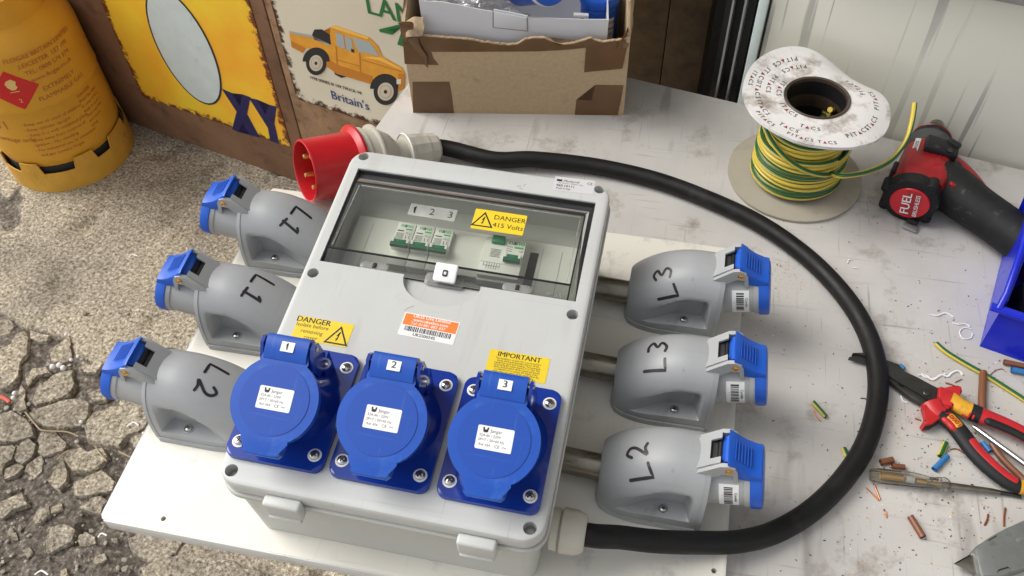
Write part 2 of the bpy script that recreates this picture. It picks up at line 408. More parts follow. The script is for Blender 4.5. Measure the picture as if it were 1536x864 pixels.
# broken lumps of concrete lying in the mud, traced; parts of the ground
def lump(pts, seed, h=.034, base=-.036):
    rnd = random.Random(seed); P = []
    for i in range(len(pts)):
        p, q = pts[i], pts[(i + 1) % len(pts)]; n = max(1, int((q - p).length / .012))
        for k in range(n):
            t = p.lerp(q, k / n); off = .006 * noise.noise(Vector((t.x * 40, t.y * 40, seed)))
            P.append(t + Vector((off, off * rnd.uniform(-1, 1), 0)))
    c = sum(P, Vector()) / len(P); rings = []
    for s_, zz in ((1.07, base), (1.05, base + h * .5), (1.02, base + h * .88), (.965, base + h), (.86, base + h), (.7, base + h), (.5, base + h), (.3, base + h), (.1, base + h)):
        rings.append([Vector((c.x + (p.x - c.x) * s_, c.y + (p.y - c.y) * s_, GZ + zz + (.005 * gz((c.x + (p.x - c.x) * s_, c.y + (p.y - c.y) * s_, seed), 22) + .0045 * gz((c.x + (p.x - c.x) * s_, c.y + (p.y - c.y) * s_, seed), 60) if zz > base else 0))) for p in P])
    return loft(rings)
def L1(s, ox, oy, sc): return [G(ox + x / sc, oy + y / sc) for x, y in s]
lumps = []
A = lambda *s: lumps.append(L1(s, 0, 420, 3.6))
B = lambda *s: lumps.append(L1(s, 0, 600, 3.275))
A((0, 215), (50, 210), (70, 240), (45, 290), (0, 300), (-60, 280), (-50, 220))
A((0, 375), (60, 350), (95, 300), (140, 275), (155, 310), (150, 400), (110, 440), (105, 520), (60, 570), (0, 590), (-90, 560), (-80, 400))
A((165, 272), (215, 290), (270, 300), (255, 330), (200, 335), (165, 310))
A((270, 385), (320, 340), (370, 300), (388, 340), (385, 425), (340, 445), (280, 440))
A((440, 430), (500, 420), (560, 455), (520, 500), (460, 500), (435, 465))
A((130, 530), (180, 480), (250, 470), (270, 495), (200, 520), (150, 575))
A((165, 650), (210, 560), (300, 505), (380, 490), (400, 560), (370, 620), (290, 650), (200, 680))
A((165, 725), (230, 690), (330, 650), (440, 640), (480, 660), (475, 740), (430, 790), (330, 810), (240, 790), (190, 760))
A((480, 620), (540, 580), (590, 600), (570, 650), (500, 655))
A((70, 640), (110, 560), (135, 590), (140, 700), (90, 710), (70, 690))
A((0, 730), (60, 705), (140, 745), (180, 800), (185, 850), (100, 870), (0, 885), (-80, 850), (-60, 740))
A((460, 790), (500, 720), (600, 680), (700, 665), (780, 700), (830, 730), (790, 800), (700, 850), (640, 895), (560, 890), (470, 860))
B((0, 230), (60, 220), (75, 235), (60, 290), (20, 320), (10, 360), (-60, 350), (-60, 240))
B((65, 260), (90, 210), (150, 185), (178, 220), (160, 270), (110, 320), (70, 290))
B((180, 200), (200, 150), (270, 150), (325, 215), (310, 240), (230, 275), (185, 255))
B((125, 310), (180, 280), (212, 275), (205, 350), (165, 390), (120, 350))
B((30, 340), (80, 305), (112, 325), (70, 370), (20, 390))
B((225, 395), (270, 330), (310, 295), (330, 340), (325, 400), (290, 435), (240, 410))
B((310, 285), (335, 245), (400, 235), (430, 255), (515, 235), (530, 280), (500, 320), (440, 350), (350, 345))
B((355, 455), (365, 405), (440, 370), (500, 345), (565, 400), (550, 440), (450, 470), (370, 470))
B((420, 500), (500, 465), (525, 490), (490, 560), (430, 545), (385, 530))
B((0, 500), (40, 480), (110, 455), (135, 510), (60, 540), (20, 580), (-60, 570), (-60, 500))
B((165, 580), (190, 540), (240, 520), (240, 560), (200, 605), (170, 605))
B((240, 520), (300, 505), (320, 525), (290, 550), (245, 560))
B((225, 680), (255, 620), (310, 605), (370, 640), (350, 690), (300, 730), (235, 755), (218, 740))
B((375, 690), (420, 650), (470, 670), (480, 700), (430, 715), (390, 715))
B((45, 655), (70, 645), (80, 680), (55, 685))
B((110, 740), (140, 720), (160, 745), (130, 780))
B((460, 760), (510, 750), (530, 780), (490, 810), (460, 800))
B((545, 680), (575, 675), (575, 698), (550, 698))
B((290, 835), (330, 825), (340, 860), (300, 880))
B((630, 680), (700, 650), (820, 660), (900, 700), (860, 780), (740, 800), (650, 750))
B((700, 830), (780, 790), (900, 760), (1100, 790), (1300, 850), (1300, 1000), (760, 960))
for i, pts in enumerate(lumps):
    sz = max((p - pts[0]).length for p in pts)
    lump(pts, i * 3.1, h=.027 + .008 * min(1, sz / .2), base=-.029).build('concrete_lump', m_conc, ground, 40)
# pebbles in the mud: nobody could count them
rnd = random.Random(4); pb = M(); bm = bmesh.new(); bmesh.ops.create_icosphere(bm, subdivisions=1, radius=1); ico = bm_to(bm)
m_peb = mat('pebbles', (.42, .38, .31), .9, var=.55, vscale=60)
for k in range(900):
    u = rnd.uniform(-60, 420); v = rnd.uniform(460, 900); p = G(u, v)
    if not inside((p.x, p.y), brk) and rnd.random() > .12: continue
    r = rnd.choice([.0015, .002, .003, .004, .006]) * rnd.uniform(.7, 1.2)
    pb.merge(ico, T(p.x, p.y, GZ + (-.009 if inside((p.x, p.y), brk) else .001) + rnd.uniform(0, .006)) @ RZ(rnd.uniform(0, 360)) @ Matrix.Diagonal((r, r * rnd.uniform(.6, 1), r * rnd.uniform(.5, .9), 1)))
o = pb.build('pebbles', m_peb, None, 40); o['kind'] = 'stuff'; tag(o, 'loose pebbles and grit scattered over the broken concrete ground', 'gravel')
# ------------------------------------------------------------------ wooden panel and the two tin signs
P0 = Vector((-1.202, 1.05, GZ)); pe = Vector((.968, -.25, 0)).normalized(); pn = Vector((pe.y, -pe.x, 0))
PF = frame(P0, pe, (0, 0, 1))          # x along the panel, y up, z out of its face
m_ply = mat('reddish_plywood', (.33, .185, .11), .7, spec=.2, var=.4, vscale=5, stretch=(1, 1, 3.5), bump=.0004, bscale=90, dirt=(.12, .07, .045), dscale=8, damt=.02)
m_ply2 = mat('brown_plywood', (.37, .225, .13), .7, spec=.2, var=.35, vscale=6, stretch=(3, 3, 1), bump=.0004, bscale=90, dirt=(.14, .085, .05), dscale=10, damt=.02)
pan = thing('wooden_panel', 'brown plywood panel standing behind the workbench, carrying two tin signs', 'panel', PF @ T(0, 0, 0))
box(.66, 1.15, .018, PF @ T(.235, .575, -.0095), .0015).build('board', m_ply, pan)
box(.62, 1.15, .018, PF @ T(.879, .575, -.0095), .0015).build('board', m_ply2, pan)
def sgn(u, v): P = onplane(u, v, P0, pn); return (P - P0).dot(pe), P.z - GZ
def rag(w_, h_, r, seed, amp=.0012):
    pts = rrect(w_, h_, r, 6); out = []
    for i in range(len(pts)):
        p, q = Vector(pts[i]), Vector(pts[(i + 1) % len(pts)]); n = max(1, int((q - p).length / .01))
        for k in range(n):
            t = p.lerp(q, k / n); out.append((t.x + amp * noise.noise(Vector((t.x * 90, t.y * 90, seed))), t.y + amp * noise.noise(Vector((t.x * 90, t.y * 90, seed + 5)))))
    return out
def rustmat(name, col, col2, rust=(.16, .045, .02), w=.14):    # tin paint, rusting in from the edge (uv = distance to the edge)
    m = mat(name, col, .4, spec=.25); n, l = mnodes(m); b = n['Principled BSDF']; tc = n.new('ShaderNodeTexCoord'); uv = n.new('ShaderNodeUVMap'); uv.uv_map = 'UVMap'
    sx = n.new('ShaderNodeSeparateXYZ'); l.new(uv.outputs[0], sx.inputs[0])
    ns = n.new('ShaderNodeTexNoise'); ns.inputs['Scale'].default_value = 45; ns.inputs['Detail'].default_value = 8; ns.inputs['Roughness'].default_value = .75; l.new(tc.outputs['Object'], ns.inputs['Vector'])
    n2 = n.new('ShaderNodeTexNoise'); n2.inputs['Scale'].default_value = 5; n2.inputs['Detail'].default_value = 4; l.new(tc.outputs['Object'], n2.inputs['Vector'])
    mm = n.new('ShaderNodeMapRange'); mm.inputs[1].default_value = .35; mm.inputs[2].default_value = .66; l.new(n2.outputs[0], mm.inputs[0])
    mx = n.new('ShaderNodeMix'); mx.data_type = 'RGBA'; l.new(mm.outputs[0], mx.inputs[0]); mx.inputs[6].default_value = (*col, 1); mx.inputs[7].default_value = (*col2, 1)
    md = n.new('ShaderNodeMath'); md.operation = 'MULTIPLY_ADD'; l.new(ns.outputs[0], md.inputs[0]); md.inputs[1].default_value = .085; md.inputs[2].default_value = -.0385
    sb = n.new('ShaderNodeMath'); sb.operation = 'SUBTRACT'; l.new(sx.outputs[0], sb.inputs[0]); l.new(md.outputs[0], sb.inputs[1])
    mr = n.new('ShaderNodeMapRange'); mr.inputs[1].default_value = .0; mr.inputs[2].default_value = .009; mr.inputs[3].default_value = 1; mr.inputs[4].default_value = 0; l.new(sb.outputs[0], mr.inputs[0])
    m2 = n.new('ShaderNodeMix'); m2.data_type = 'RGBA'; l.new(mr.outputs[0], m2.inputs[0]); l.new(mx.outputs[2], m2.inputs[6]); m2.inputs[7].default_value = (*rust, 1)
    l.new(m2.outputs[2], b.inputs['Base Color']); return m
def tin(name, w_, h_, X, mt, parent, seed):
    o_pts = rag(w_, h_, .012, seed); c = M(); fr = [1.0, .97, .9, .8, .6, .3]
    n = len(o_pts)
    rings = [[(x * f if f == 1 else (abs(x) - (1 - f) * .35 * w_ * .5) * (1 if x > 0 else -1), y * f if f == 1 else (abs(y) - (1 - f) * .35 * w_ * .5) * (1 if y > 0 else -1), .0016 + (.0008 if f == 1 else 0)) for x, y in o_pts] for f in (1.0,)]
    # grid front, uv.x = distance to the nearest edge
    nx, ny = 40, 56; g = grid(w_, h_, nx, ny)
    for p in g.v:
        d = min(w_ / 2 - abs(p.x), h_ / 2 - abs(p.y)); p.z = .0016 + .0006 * noise.noise(Vector((p.x * 9, p.y * 9, seed)))
        if d < .001:
            p.x += .0012 * noise.noise(Vector((p.x * 90, p.y * 90, seed))); p.y += .0012 * noise.noise(Vector((p.x * 90, p.y * 90, seed + 3)))
            cx_, cy_ = w_ / 2 - .010, h_ / 2 - .010
            if abs(p.x) > cx_ and abs(p.y) > cy_:
                q = Vector((abs(p.x) - cx_, abs(p.y) - cy_)); 
                if q.length > .010: q = q.normalized() * .010; p.x = (cx_ + q.x) * (1 if p.x > 0 else -1); p.y = (cy_ + q.y) * (1 if p.y > 0 else -1)
    for k, f in enumerate(g.f): g.uv[k] = [(min(w_ / 2 - abs(g.v[i].x), h_ / 2 - abs(g.v[i].y)), 0) for i in f]
    # rim turned back to the board
    rim = [j for j in range(nx + 1)] + [(j) * (nx + 1) + nx for j in range(1, ny + 1)] + [ny * (nx + 1) + i for i in range(nx - 1, -1, -1)] + [j * (nx + 1) for j in range(ny - 1, 0, -1)]
    b = len(g.v); k = len(rim)
    for i in rim: q = g.v[i].copy(); q.z = 0; g.v.append(q)
    for i in range(k): g.face((rim[i], b + i, b + (i + 1) % k, rim[(i + 1) % k]), [(0, 0)] * 4)
    g.v = [X @ p for p in g.v]
    return g.build(name, mt, parent, 40)
m_sy = rustmat('yellow_enamel', (.90, .62, .045), (.90, .36, .03)); m_sc = rustmat('cream_enamel', (.72, .66, .52), (.66, .60, .47), rust=(.07, .035, .02))
YW, YH = .446, .62; YX = PF @ T(.308, .118 + YH / 2, 0)
ys = thing('tin_sign', 'yellow tin sign with navy letters XY and rusty edges', 'sign', YX)
tin('plate', YW, YH, YX, m_sy, ys, 1)
m_navy = mat('navy_enamel', (.018, .016, .10), .4, var=.3, vscale=60); m_pale = mat('pale_enamel', (.62, .70, .69), .4, var=.08, vscale=20, dirt=(.40, .42, .40), dscale=30, damt=-.06)
def ysp(cx_, cy_): s_, z_ = sgn(cx_ / 2.88, cy_ / 2.88); return (s_ - .308, z_ - .118 - YH / 2)
yz = .0026
def poly(pts, z=yz, h=.0003, X=YX): return prism(pts, z - h, z, X)
for ch in ([(960, 380), (1005, 400), (1040, 455), (1050, 405), (1085, 418), (1070, 490), (1125, 592), (1080, 580), (1050, 525), (1035, 568), (1005, 555), (1025, 480)], [(1078, 420), (1115, 428), (1150, 490), (1165, 450), (1197, 458), (1188, 530), (1208, 618), (1170, 606), (1160, 550)]):
    poly([ysp(*p) for p in ch]).build('painted_letter', m_navy, ys, 0)
# a plain pale medallion with a dark outline stands in for the advertising figure
def ell(cx_, cy_, rx, ry, rot=0, n=40): return [(cx_ + rx * math.cos(2 * PI * k / n) * math.cos(rot) - ry * math.sin(2 * PI * k / n) * math.sin(rot), cy_ + rx * math.cos(2 * PI * k / n) * math.sin(rot) + ry * math.sin(2 * PI * k / n) * math.cos(rot)) for k in range(n)]
ec = ysp(800, 210)
poly(ell(ec[0], ec[1], .088, .155), yz).build('medallion_outline', m_dark, ys, 0)
poly(ell(ec[0], ec[1], .083, .150), yz + .0004).build('medallion', m_pale, ys, 0)
CW, CH = .46, .66; cb = .28; CX = PF @ T(.588 + CW / 2, cb + CH / 2, 0)
cs = thing('tin_sign', "cream tin sign with an orange pickup truck and the word Britain's", 'sign', CX)
tin('plate', CW, CH, CX, m_sc, cs, 2)
def csp(x, y): s_, z_ = sgn(400 + x / 2.743, y / 2.743); return (s_ - .588 - CW / 2, z_ - cb - CH / 2)
def cpoly(px, mt, name, z, par=cs): return prism([csp(*p) for p in px], z - .0003, z, CX).build(name, mt, par, 0)
m_to = mat('orange_paint', (.80, .36, .035), .4, var=.15, vscale=40); m_to2 = mat('dark_orange_paint', (.55, .2, .02), .4); m_tg = mat('window_print', (.38, .42, .42), .4); m_tan = mat('wheel_print', (.62, .52, .38), .4)
m_tubw = mat('headlight_print', (.7, .68, .6), .4); m_tol = mat('light_orange_paint', (.90, .52, .10), .4)
m_grn = mat('green_print', (.02, .16, .045), .4); m_bl = mat('blue_print', (.03, .06, .22), .4)
tr = cpoly([(95, 125), (190, 145), (262, 178), (265, 110), (285, 102), (425, 150), (460, 185), (478, 228), (560, 275), (572, 300), (570, 360), (545, 372), (525, 345), (490, 320), (450, 325), (440, 345), (290, 300), (250, 270), (235, 225), (200, 200), (165, 195), (152, 215), (105, 190)], m_to, 'printed_truck', .0026)
for px, mt, nm in (([(287, 130), (350, 155), (362, 212), (292, 185)], m_tg, 'printed_window'), ([(355, 150), (430, 172), (468, 228), (380, 208)], m_tg, 'printed_windscreen'), ([(190, 140), (200, 118), (230, 118), (262, 140), (268, 180), (200, 160)], m_dark, 'printed_spare_wheel'), ([(100, 125), (190, 142), (265, 180), (262, 186), (190, 152), (100, 133)], m_tg, 'printed_rim')):
    cpoly(px, mt, nm, .0030, tr)
for px in ([(286, 185), (290, 186), (297, 285), (292, 284)], [(383, 215), (388, 216), (392, 310), (387, 309)], [(395, 240), (560, 290), (560, 294), (395, 245)], [(290, 240), (388, 268), (388, 271), (290, 243)], [(318, 140), (323, 142), (330, 198), (325, 197)]): cpoly(px, m_to2, 'printed_line', .0031, tr)
for (x, y, rx, ry) in ((207, 256, 42, 50), (493, 373, 50, 56)):
    for f_, mt, zz in ((1, m_dark, .0031), (.66, m_tan, .0034), (.5, m_tg, .0036), (.42, m_tan, .0038), (.14, m_dark, .0040)):
        cpoly([(x + rx * f_ * math.cos(2 * PI * k / 28), y + ry * f_ * math.sin(2 * PI * k / 28)) for k in range(28)], mt, 'printed_wheel', zz, tr)
for px, mt, nm, zz in (([(103, 165), (152, 188), (165, 195), (152, 215), (105, 190)], m_to2, 'printed_shade', .0029), ([(235, 225), (290, 262), (440, 310), (440, 345), (290, 300), (250, 270)], m_to2, 'printed_shade', .0029), ([(545, 300), (572, 300), (570, 360), (545, 372)], m_to2, 'printed_grille', .0031), ([(538, 322), (556, 322), (556, 342), (538, 342)], m_tubw, 'printed_headlight', .0033), ([(268, 110), (285, 103), (425, 151), (418, 158), (285, 116)], m_tol, 'printed_highlight', .0031), ([(400, 232), (470, 232), (556, 278), (556, 284), (470, 246)], m_tol, 'printed_highlight', .0031), ([(350, 196), (362, 200), (364, 214), (352, 210)], m_dark, 'printed_mirror', .0032)):
    cpoly(px, mt, nm, zz, tr)
for (x, y, rx, ry) in ((207, 250, 56, 58), (490, 362, 62, 62)):
    cpoly([(x + rx * math.cos(PI + PI * k / 14), y + ry * math.sin(PI + PI * k / 14)) for k in range(15)], m_dark, 'printed_wheel_arch', .0030, tr)
cpoly([(275, 285), (330, 302), (335, 312), (310, 318), (285, 305)], m_dark, 'printed_wheel', .0024, tr)
a_ = csp(345, 412); text("Britain's", .032, CX @ T(a_[0], a_[1], .0027), bold=.012, sx=.92).build('printed_word', m_bl, cs, 0)
a_ = csp(285, 348); text("1978 SERIES III 109 TRUCK V8", .0105, CX @ T(a_[0], a_[1], .0027), bold=.02, sx=.95).build('printed_words', BLK, cs, 0)
a_ = csp(495, 40); text("LAN", .058, CX @ T(a_[0] + .008, a_[1], .0027), bold=.02, sx=.95).build('printed_word', m_grn, cs, 0)
cpoly([(465, 118), (560, 95), (560, 108), (500, 120), (525, 130), (520, 140), (468, 128)], m_grn, 'printed_stroke', .0027)
cpoly([(540, 180), (556, 130), (570, 130), (570, 190)], m_grn, 'printed_stroke', .0027)
# ------------------------------------------------------------------ gas bottle
BC = Vector((-1.309, .93, GZ)); BR = .146
m_bot = mat('yellow_bottle_paint', (.72, .36, .035), .42, spec=.25, var=.12, vscale=6, dirt=(.20, .12, .045), dscale=14, damt=-.085, bump=.0003, bscale=30, rvar=.08)
m_bot2 = mat('worn_yellow_paint', (.68, .37, .055), .45, spec=.25, var=.18, vscale=14, dirt=(.16, .10, .05), dscale=16, damt=-.05, bump=.0003, bscale=60)
m_rp = mat('red_print', (.52, .13, .03), .5, var=.3, vscale=80); m_hr = mat('red_label', (.62, .018, .018), .4)
BX = T(*BC); bot = thing('gas_bottle', 'yellow steel gas bottle with red lettering standing on the concrete beside the wooden panel', 'gas bottle', BX)
prof = [(.0, .040), (.07, .032), (.118, .045), (.138, .070), (.1445, .095)] + [(BR, z) for z in (.105, .15, .20, .232)] + [(BR + .0018, .237), (BR + .0018, .246), (BR, .251)] + [(BR, z) for z in (.3, .33, .352)] + [(.1435, .373), (.137, .392), (.122, .415), (.098, .432), (.05, .443), (.02, .445)]
lathe(prof, 72, BX).build('body', m_bot, bot, 40)
# foot ring with vent slots
def ring_wall(r, z0, z1, holes, th=.003, n=144, flare=0):
    m = M()
    for si, rr in ((0, r), (1, r - th)):
        for k in range(n):
            a = 2 * PI * k / n
            lo, hi = z0, z1
            for (a0, a1, h) in holes:
                if a0 <= math.degrees(a) % 360 <= a1: hi = h
            for z in (lo, hi): m.v.append(Vector(((rr + flare * (1 - (z - z0) / (z1 - z0))) * math.cos(a), (rr + flare * (1 - (z - z0) / (z1 - z0))) * math.sin(a), z)))
    for k in range(n):
        j = (k + 1) % n; o_, q = 0, 2 * n
        m.face((2 * k, 2 * j, 2 * j + 1, 2 * k + 1)); m.face((q + 2 * j, q + 2 * k, q + 2 * k + 1, q + 2 * j + 1))
        m.face((2 * k + 1, 2 * j + 1, q + 2 * j + 1, q + 2 * k + 1)); m.face((2 * j, 2 * k, q + 2 * k, q + 2 * j))
    return m
hl = [(x0 % 360, x1 % 360, .058) for x0, x1 in ((282, 312), (331, 348), (236, 262), (20, 50), (80, 110), (140, 170), (195, 220))]
rw = ring_wall(.150, .0, .088, hl, flare=.002); rw.v = [BX @ p for p in rw.v]; rw.build('foot_ring', m_bot2, bot, 30)
lathe([(.139, .030), (.139, .12), (.1385, .12)], 60, BX, False, False).build('inner_skirt', m_dark, bot, 40)
rw = ring_wall(.100, .405, .53, [(295, 335, .48), (60, 120, .47), (190, 240, .48)], th=.003, flare=.012); rw.v = [BX @ p for p in rw.v]; rw.build('collar', m_bot, bot, 30)
lathe([(.0, .44), (.018, .44), (.018, .48), (.012, .485), (.012, .505), (.0, .505)], 24, BX, False, False).build('valve', m_brass, bot)
def wrap(mm, az, z, tilt=0, R=BR, off=.0004):
    for p in mm.v:
        x, y = p.x, p.y; a = math.radians(az) + x / R
        p.xyz = BC + Vector(((R + off + p.z) * math.cos(a), (R + off + p.z) * math.sin(a), z + y))
    return mm
def btext(s, az, z, size, al='LEFT', nm='printed_words', sp=1.35):
    mm = M()
    for i, ln in enumerate(s): mm.merge(text(ln, size, T(0, -i * size * sp, 0), al, bold=.008, sx=1.0))
    return wrap(mm, az, z).build(nm, m_rp, bot, 0)
btext(['FLOGAS BRITAIN LIMITED', 'LEICESTER  LE7 1PF', 'TEL: 0800 574 574', 'www.flogas.co.uk'], 333, .372, .0145, 'CENTER')
btext(['EXTREMELY', 'FLAMMABLE GAS'], 334, .284, .0155, 'CENTER')
btext(['- Keep out of reach of children', '- Keep cylinder upright', '- Keep in a well ventilated place', '- Keep away from sources of', '  ignition - No smoking', '- For industrial use by consumer', '  and gas contact Flogas'], 286, .206, .0112)
btext(['DANGER', 'Read the label', 'in case of fire', 'keep it cool', 'then call 999', 'and move', 'away'], 341, .226, .0105)
btext(['11'], 262, .205, .034); btext(['heritage only'], 255, .163, .018)
hz = M().slot(m_hr); hz.merge(M().add(*(lambda g: (g.v, g.f))(grid(.074, .074, 8, 8)), RZ(45)))
hz = wrap(hz, 297, .300); hz.mats = []; hz.build('hazard_label', m_hr, bot, 0)
fl = prism([(-.004, -.006), (.004, -.006), (.010, .0), (.008, .006), (.012, .014), (.005, .010), (.004, .022), (-.001, .012), (-.006, .019), (-.006, .010), (-.012, .012), (-.010, .002)], 0, .0002)
fl.merge(box(.02, .0016, .0002, T(0, -.011, .0001))); fl.merge(text('2', .014, T(.002, -.036, 0)))
wrap(fl, 297, .308, off=.0007).build('flame_symbol', mat('pale_print', (.8, .55, .2), .5), bot, 0)
# ------------------------------------------------------------------ rear of the workshop
rd = Vector((.981, -.192, 0)).normalized(); RP = Vector((.275, .548, TZ)); RF = frame(RP, rd, (0, 0, 1))   # x along rear edge, y up, z towards us
def rear(u, v, dz=0): 
    P = onplane(u, v, RF @ Vector((0, 0, dz)), RF.to_3x3() @ Vector((0, 0, 1))); q = RF.inverted() @ P; return q.x, q.y
m_door = mat('cream_pvc_panel', (.66, .65, .56), .42, var=.06, vscale=2, bump=.0002, bscale=6)
n, l = mnodes(m_door); b = n['Principled BSDF']; tc = n.new('ShaderNodeTexCoord'); mp = n.new('ShaderNodeMapping'); mp.inputs['Scale'].default_value = (1, .03, 1); mp.inputs['Rotation'].default_value = (0, 0, math.radians(1.5))
l.new(tc.outputs['Object'], mp.inputs[0]); s1 = n.new('ShaderNodeTexNoise'); s1.inputs['Scale'].default_value = 75; s1.inputs['Detail'].default_value = 2.5; l.new(mp.outputs[0], s1.inputs['Vector'])
s2 = n.new('ShaderNodeMapRange'); s2.inputs[1].default_value = .585; s2.inputs[2].default_value = .62; s2.inputs[3].default_value = 0; s2.inputs[4].default_value = .75; l.new(s1.outputs[0], s2.inputs[0])
s3 = n.new('ShaderNodeTexNoise'); s3.inputs['Scale'].default_value = 3; l.new(tc.outputs['Object'], s3.inputs['Vector'])
s4 = n.new('ShaderNodeMapRange'); s4.inputs[1].default_value = .40; s4.inputs[2].default_value = .55; l.new(s3.outputs[0], s4.inputs[0])
s5 = n.new('ShaderNodeMath'); s5.operation = 'MULTIPLY'; l.new(s2.outputs[0], s5.inputs[0]); l.new(s4.outputs[0], s5.inputs[1])
src = b.inputs['Base Color'].links[0].from_socket; mx = n.new('ShaderNodeMix'); mx.data_type = 'RGBA'; l.new(s5.outputs[0], mx.inputs[0]); l.new(src, mx.inputs[6]); mx.inputs[7].default_value = (.2, .2, .19, 1); l.new(mx.outputs[2], b.inputs['Base Color'])
dr = thing('cream_door', 'cream plastic door panel with dark vertical scratches, standing behind the rear edge of the workbench', 'door', RF @ T(0, -.68, 0))
x0 = rear(1118, 160)[0]
box(1.6, 1.145, .03, RF @ T(x0 + .803, -.05, -.02), .002).build('panel', m_door, dr)
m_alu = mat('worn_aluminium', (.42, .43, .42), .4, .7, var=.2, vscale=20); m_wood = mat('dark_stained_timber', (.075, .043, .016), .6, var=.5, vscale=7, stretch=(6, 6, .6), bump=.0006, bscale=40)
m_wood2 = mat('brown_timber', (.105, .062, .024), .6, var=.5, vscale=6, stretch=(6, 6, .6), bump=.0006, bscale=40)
box(.012, 1.15, .04, RF @ T(x0 - .006, -.05, -.016), .0015).build('edge_strip', m_pale, dr)
box(1.6, .05, .02, RF @ T(x0 + .84, rear(1500, 4, .014)[1] + .025, .004), .003).build('top_rail', m_alu, dr)
fr = thing('door_frame', 'black upright channel frame between the cream door and the brown timbers', 'frame', RF @ T(x0 - .08, -.68, 0))
for dx, wd, mt in ((-.030, .003, m_alu), (-.046, .003, m_alu)): box(wd, 1.4, .02, RF @ T(x0 + dx, 0, -.02), .0005).build('metal_edge', mt, fr)
box(.04, 1.4, .012, RF @ T(x0 - .038, 0, -.036), .0005).build('channel', m_black, fr)
ti = thing('timber_upright', 'brown stained timber boards standing in shade behind the cardboard box', 'timber', RF @ T(x0 - .25, -.68, -.12))
xa = rear(950, 60, -.12)[0]; xb = rear(1050, 120, -.12)[0]
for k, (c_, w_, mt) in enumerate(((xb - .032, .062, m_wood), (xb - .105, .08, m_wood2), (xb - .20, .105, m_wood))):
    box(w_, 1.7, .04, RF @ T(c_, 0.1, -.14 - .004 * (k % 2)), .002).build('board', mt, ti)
wl = box(7, 3.2, .1, RF @ T(1.2, .9, -.50)).build('back_wall', mat('dark_wall', (.05, .045, .04), .8, var=.3, vscale=3)); wl['kind'] = 'structure'
# ------------------------------------------------------------------ workbench
tb = thing('workbench', 'workbench with a grubby pale laminate top, scratched and stained', 'workbench', T(.4, .15, GZ))
P_ = at(611, 126, TZ); Q_ = at(550, 210, TZ)
tl = [(-.322, -.20), (1.35, -.20)]; rr_ = lambda t: (RP.x + rd.x * t, RP.y + rd.y * t - .003)
tl += [rr_(1.05), rr_(-.484), (Q_.x, Q_.y)]
prism(tl, TZ - .03, TZ, None, .0015).build('top', m_table, tb)
for x, y in ((-.10, -.10), (1.2, -.10), (-.08, .5), (1.2, .3)): box(.06, .06, .65, T(x, y, GZ + .326), .003).build('leg', m_wood2, tb)

# unseen roof slabs, added to block skylight and bounce warm light
m_ceil = mat('warm_bounce_ceiling', (.75, .62, .42), .8)  # warm tone picked for the light it bounces onto the board
ce = box(4.5, 3.4, .06, T(1.75, 2.3, 2.2), .005).build('sky_block_ceiling', m_ceil); ce['kind'] = 'structure'
ce = box(3.0, 1.0, .06, T(2.5, .095, 2.2), .005).build('sky_block_canopy', m_ceil); ce['kind'] = 'structure'  # added slab, keeps skylight off the right of the bench
# ------------------------------------------------------------------ the distribution board: one thing, screwed together
db = thing('distribution_board', 'grey enclosure with three blue sockets and six grey side sockets on a white board', 'power distribution board', T(-.03, 0, 0))
# white melamine board with rounded corners and screw holes
bw = prism(rrect(.610, .470, .004, 3, -.029, .016), -.018, 0, None, .0007).build('backing_board', m_board, db)
hb = [at(245, 778, 0), at(1071, 856, 0), Vector((-.31, .23, 0)), Vector((.255, .232, 0))]
boolean(bw, [prism(circle(.0026, 16, p.x, p.y), -.03, .01) for p in hb])
bw.data.materials.append(m_dark)
for p in hb: lathe([(.0026, -.016), (.0026, -.0155)], 16, T(p.x, p.y, 0)).build('screw_hole', m_dark, db)
box(.002, .462, .0172, T(-.3345, .016, -.0091), .0003).build('edging_strip', m_edge, db)
box(.602, .002, .0172, T(-.029, -.2195, -.0091), .0003).build('edging_strip', m_edge, db)
# frame of the enclosure lid: origin at its centre, z out of its face
ca, sa = math.cos(-.00512), math.sin(-.00512)
tx, ty = -.01868, .05258
xl = Vector((ca, sa, tx * ca + ty * sa)).normalized()
nl = Vector((-tx * 1, -ty, 1)).normalized()
LX = frame((-.0321, -.0079, .134), xl, None, nl); LI = LX.inverted(); LN = nl
W_, H_, YO = .290, .4030, -.0025
def lp(u, v, off=0):             # lid coordinates of what is seen at a photograph pixel, off above the face
    q = LI @ onplane(u, v, LX @ Vector((0, 0, off)), LN); return q.x, q.y
def rr_ring(inset, z, w_=W_, h_=H_, r=.020): return [(x, y + YO, z) for x, y in rrect(w_ - 2 * inset, h_ - 2 * inset, max(r - inset, .003), 7)]
lid = loft([rr_ring(i, z) for i, z in ((.004, -.0175), (.0, -.0175), (-.0003, -.005), (.0003, -.0025), (.0011, -.0011), (.0026, -.0003), (.0045, 0))], LX).build('enclosure_lid', m_case, db, 30)
WX0, WX1, WY0, WY1 = -.1320, .1315, .0410, .1715
cuts = [box(WX1 - WX0, WY1 - WY0, .1, LX @ T((WX0 + WX1) / 2, (WY0 + WY1) / 2, 0))]
HOL = [(-.1315, .1895), (.1325, .1905), (-.1335, .025), (.131, .0255), (-.1325, -.1925), (.132, -.192)]
cuts += [prism(circle(.0058, 28, x, y), -.014, .01, LX) for x, y in HOL]
arc = [(.0365, .06), (.0365, .0365)] + [(-.003 + .0395 * math.cos(t), .0395 + .0295 * math.sin(t)) for t in [-PI * k / 20 for k in range(1, 20)]] + [(-.0425, .0365), (-.0425, .06)]
cuts.append(prism(arc[::-1], -.008, .01, LX))
boolean(lid, cuts)
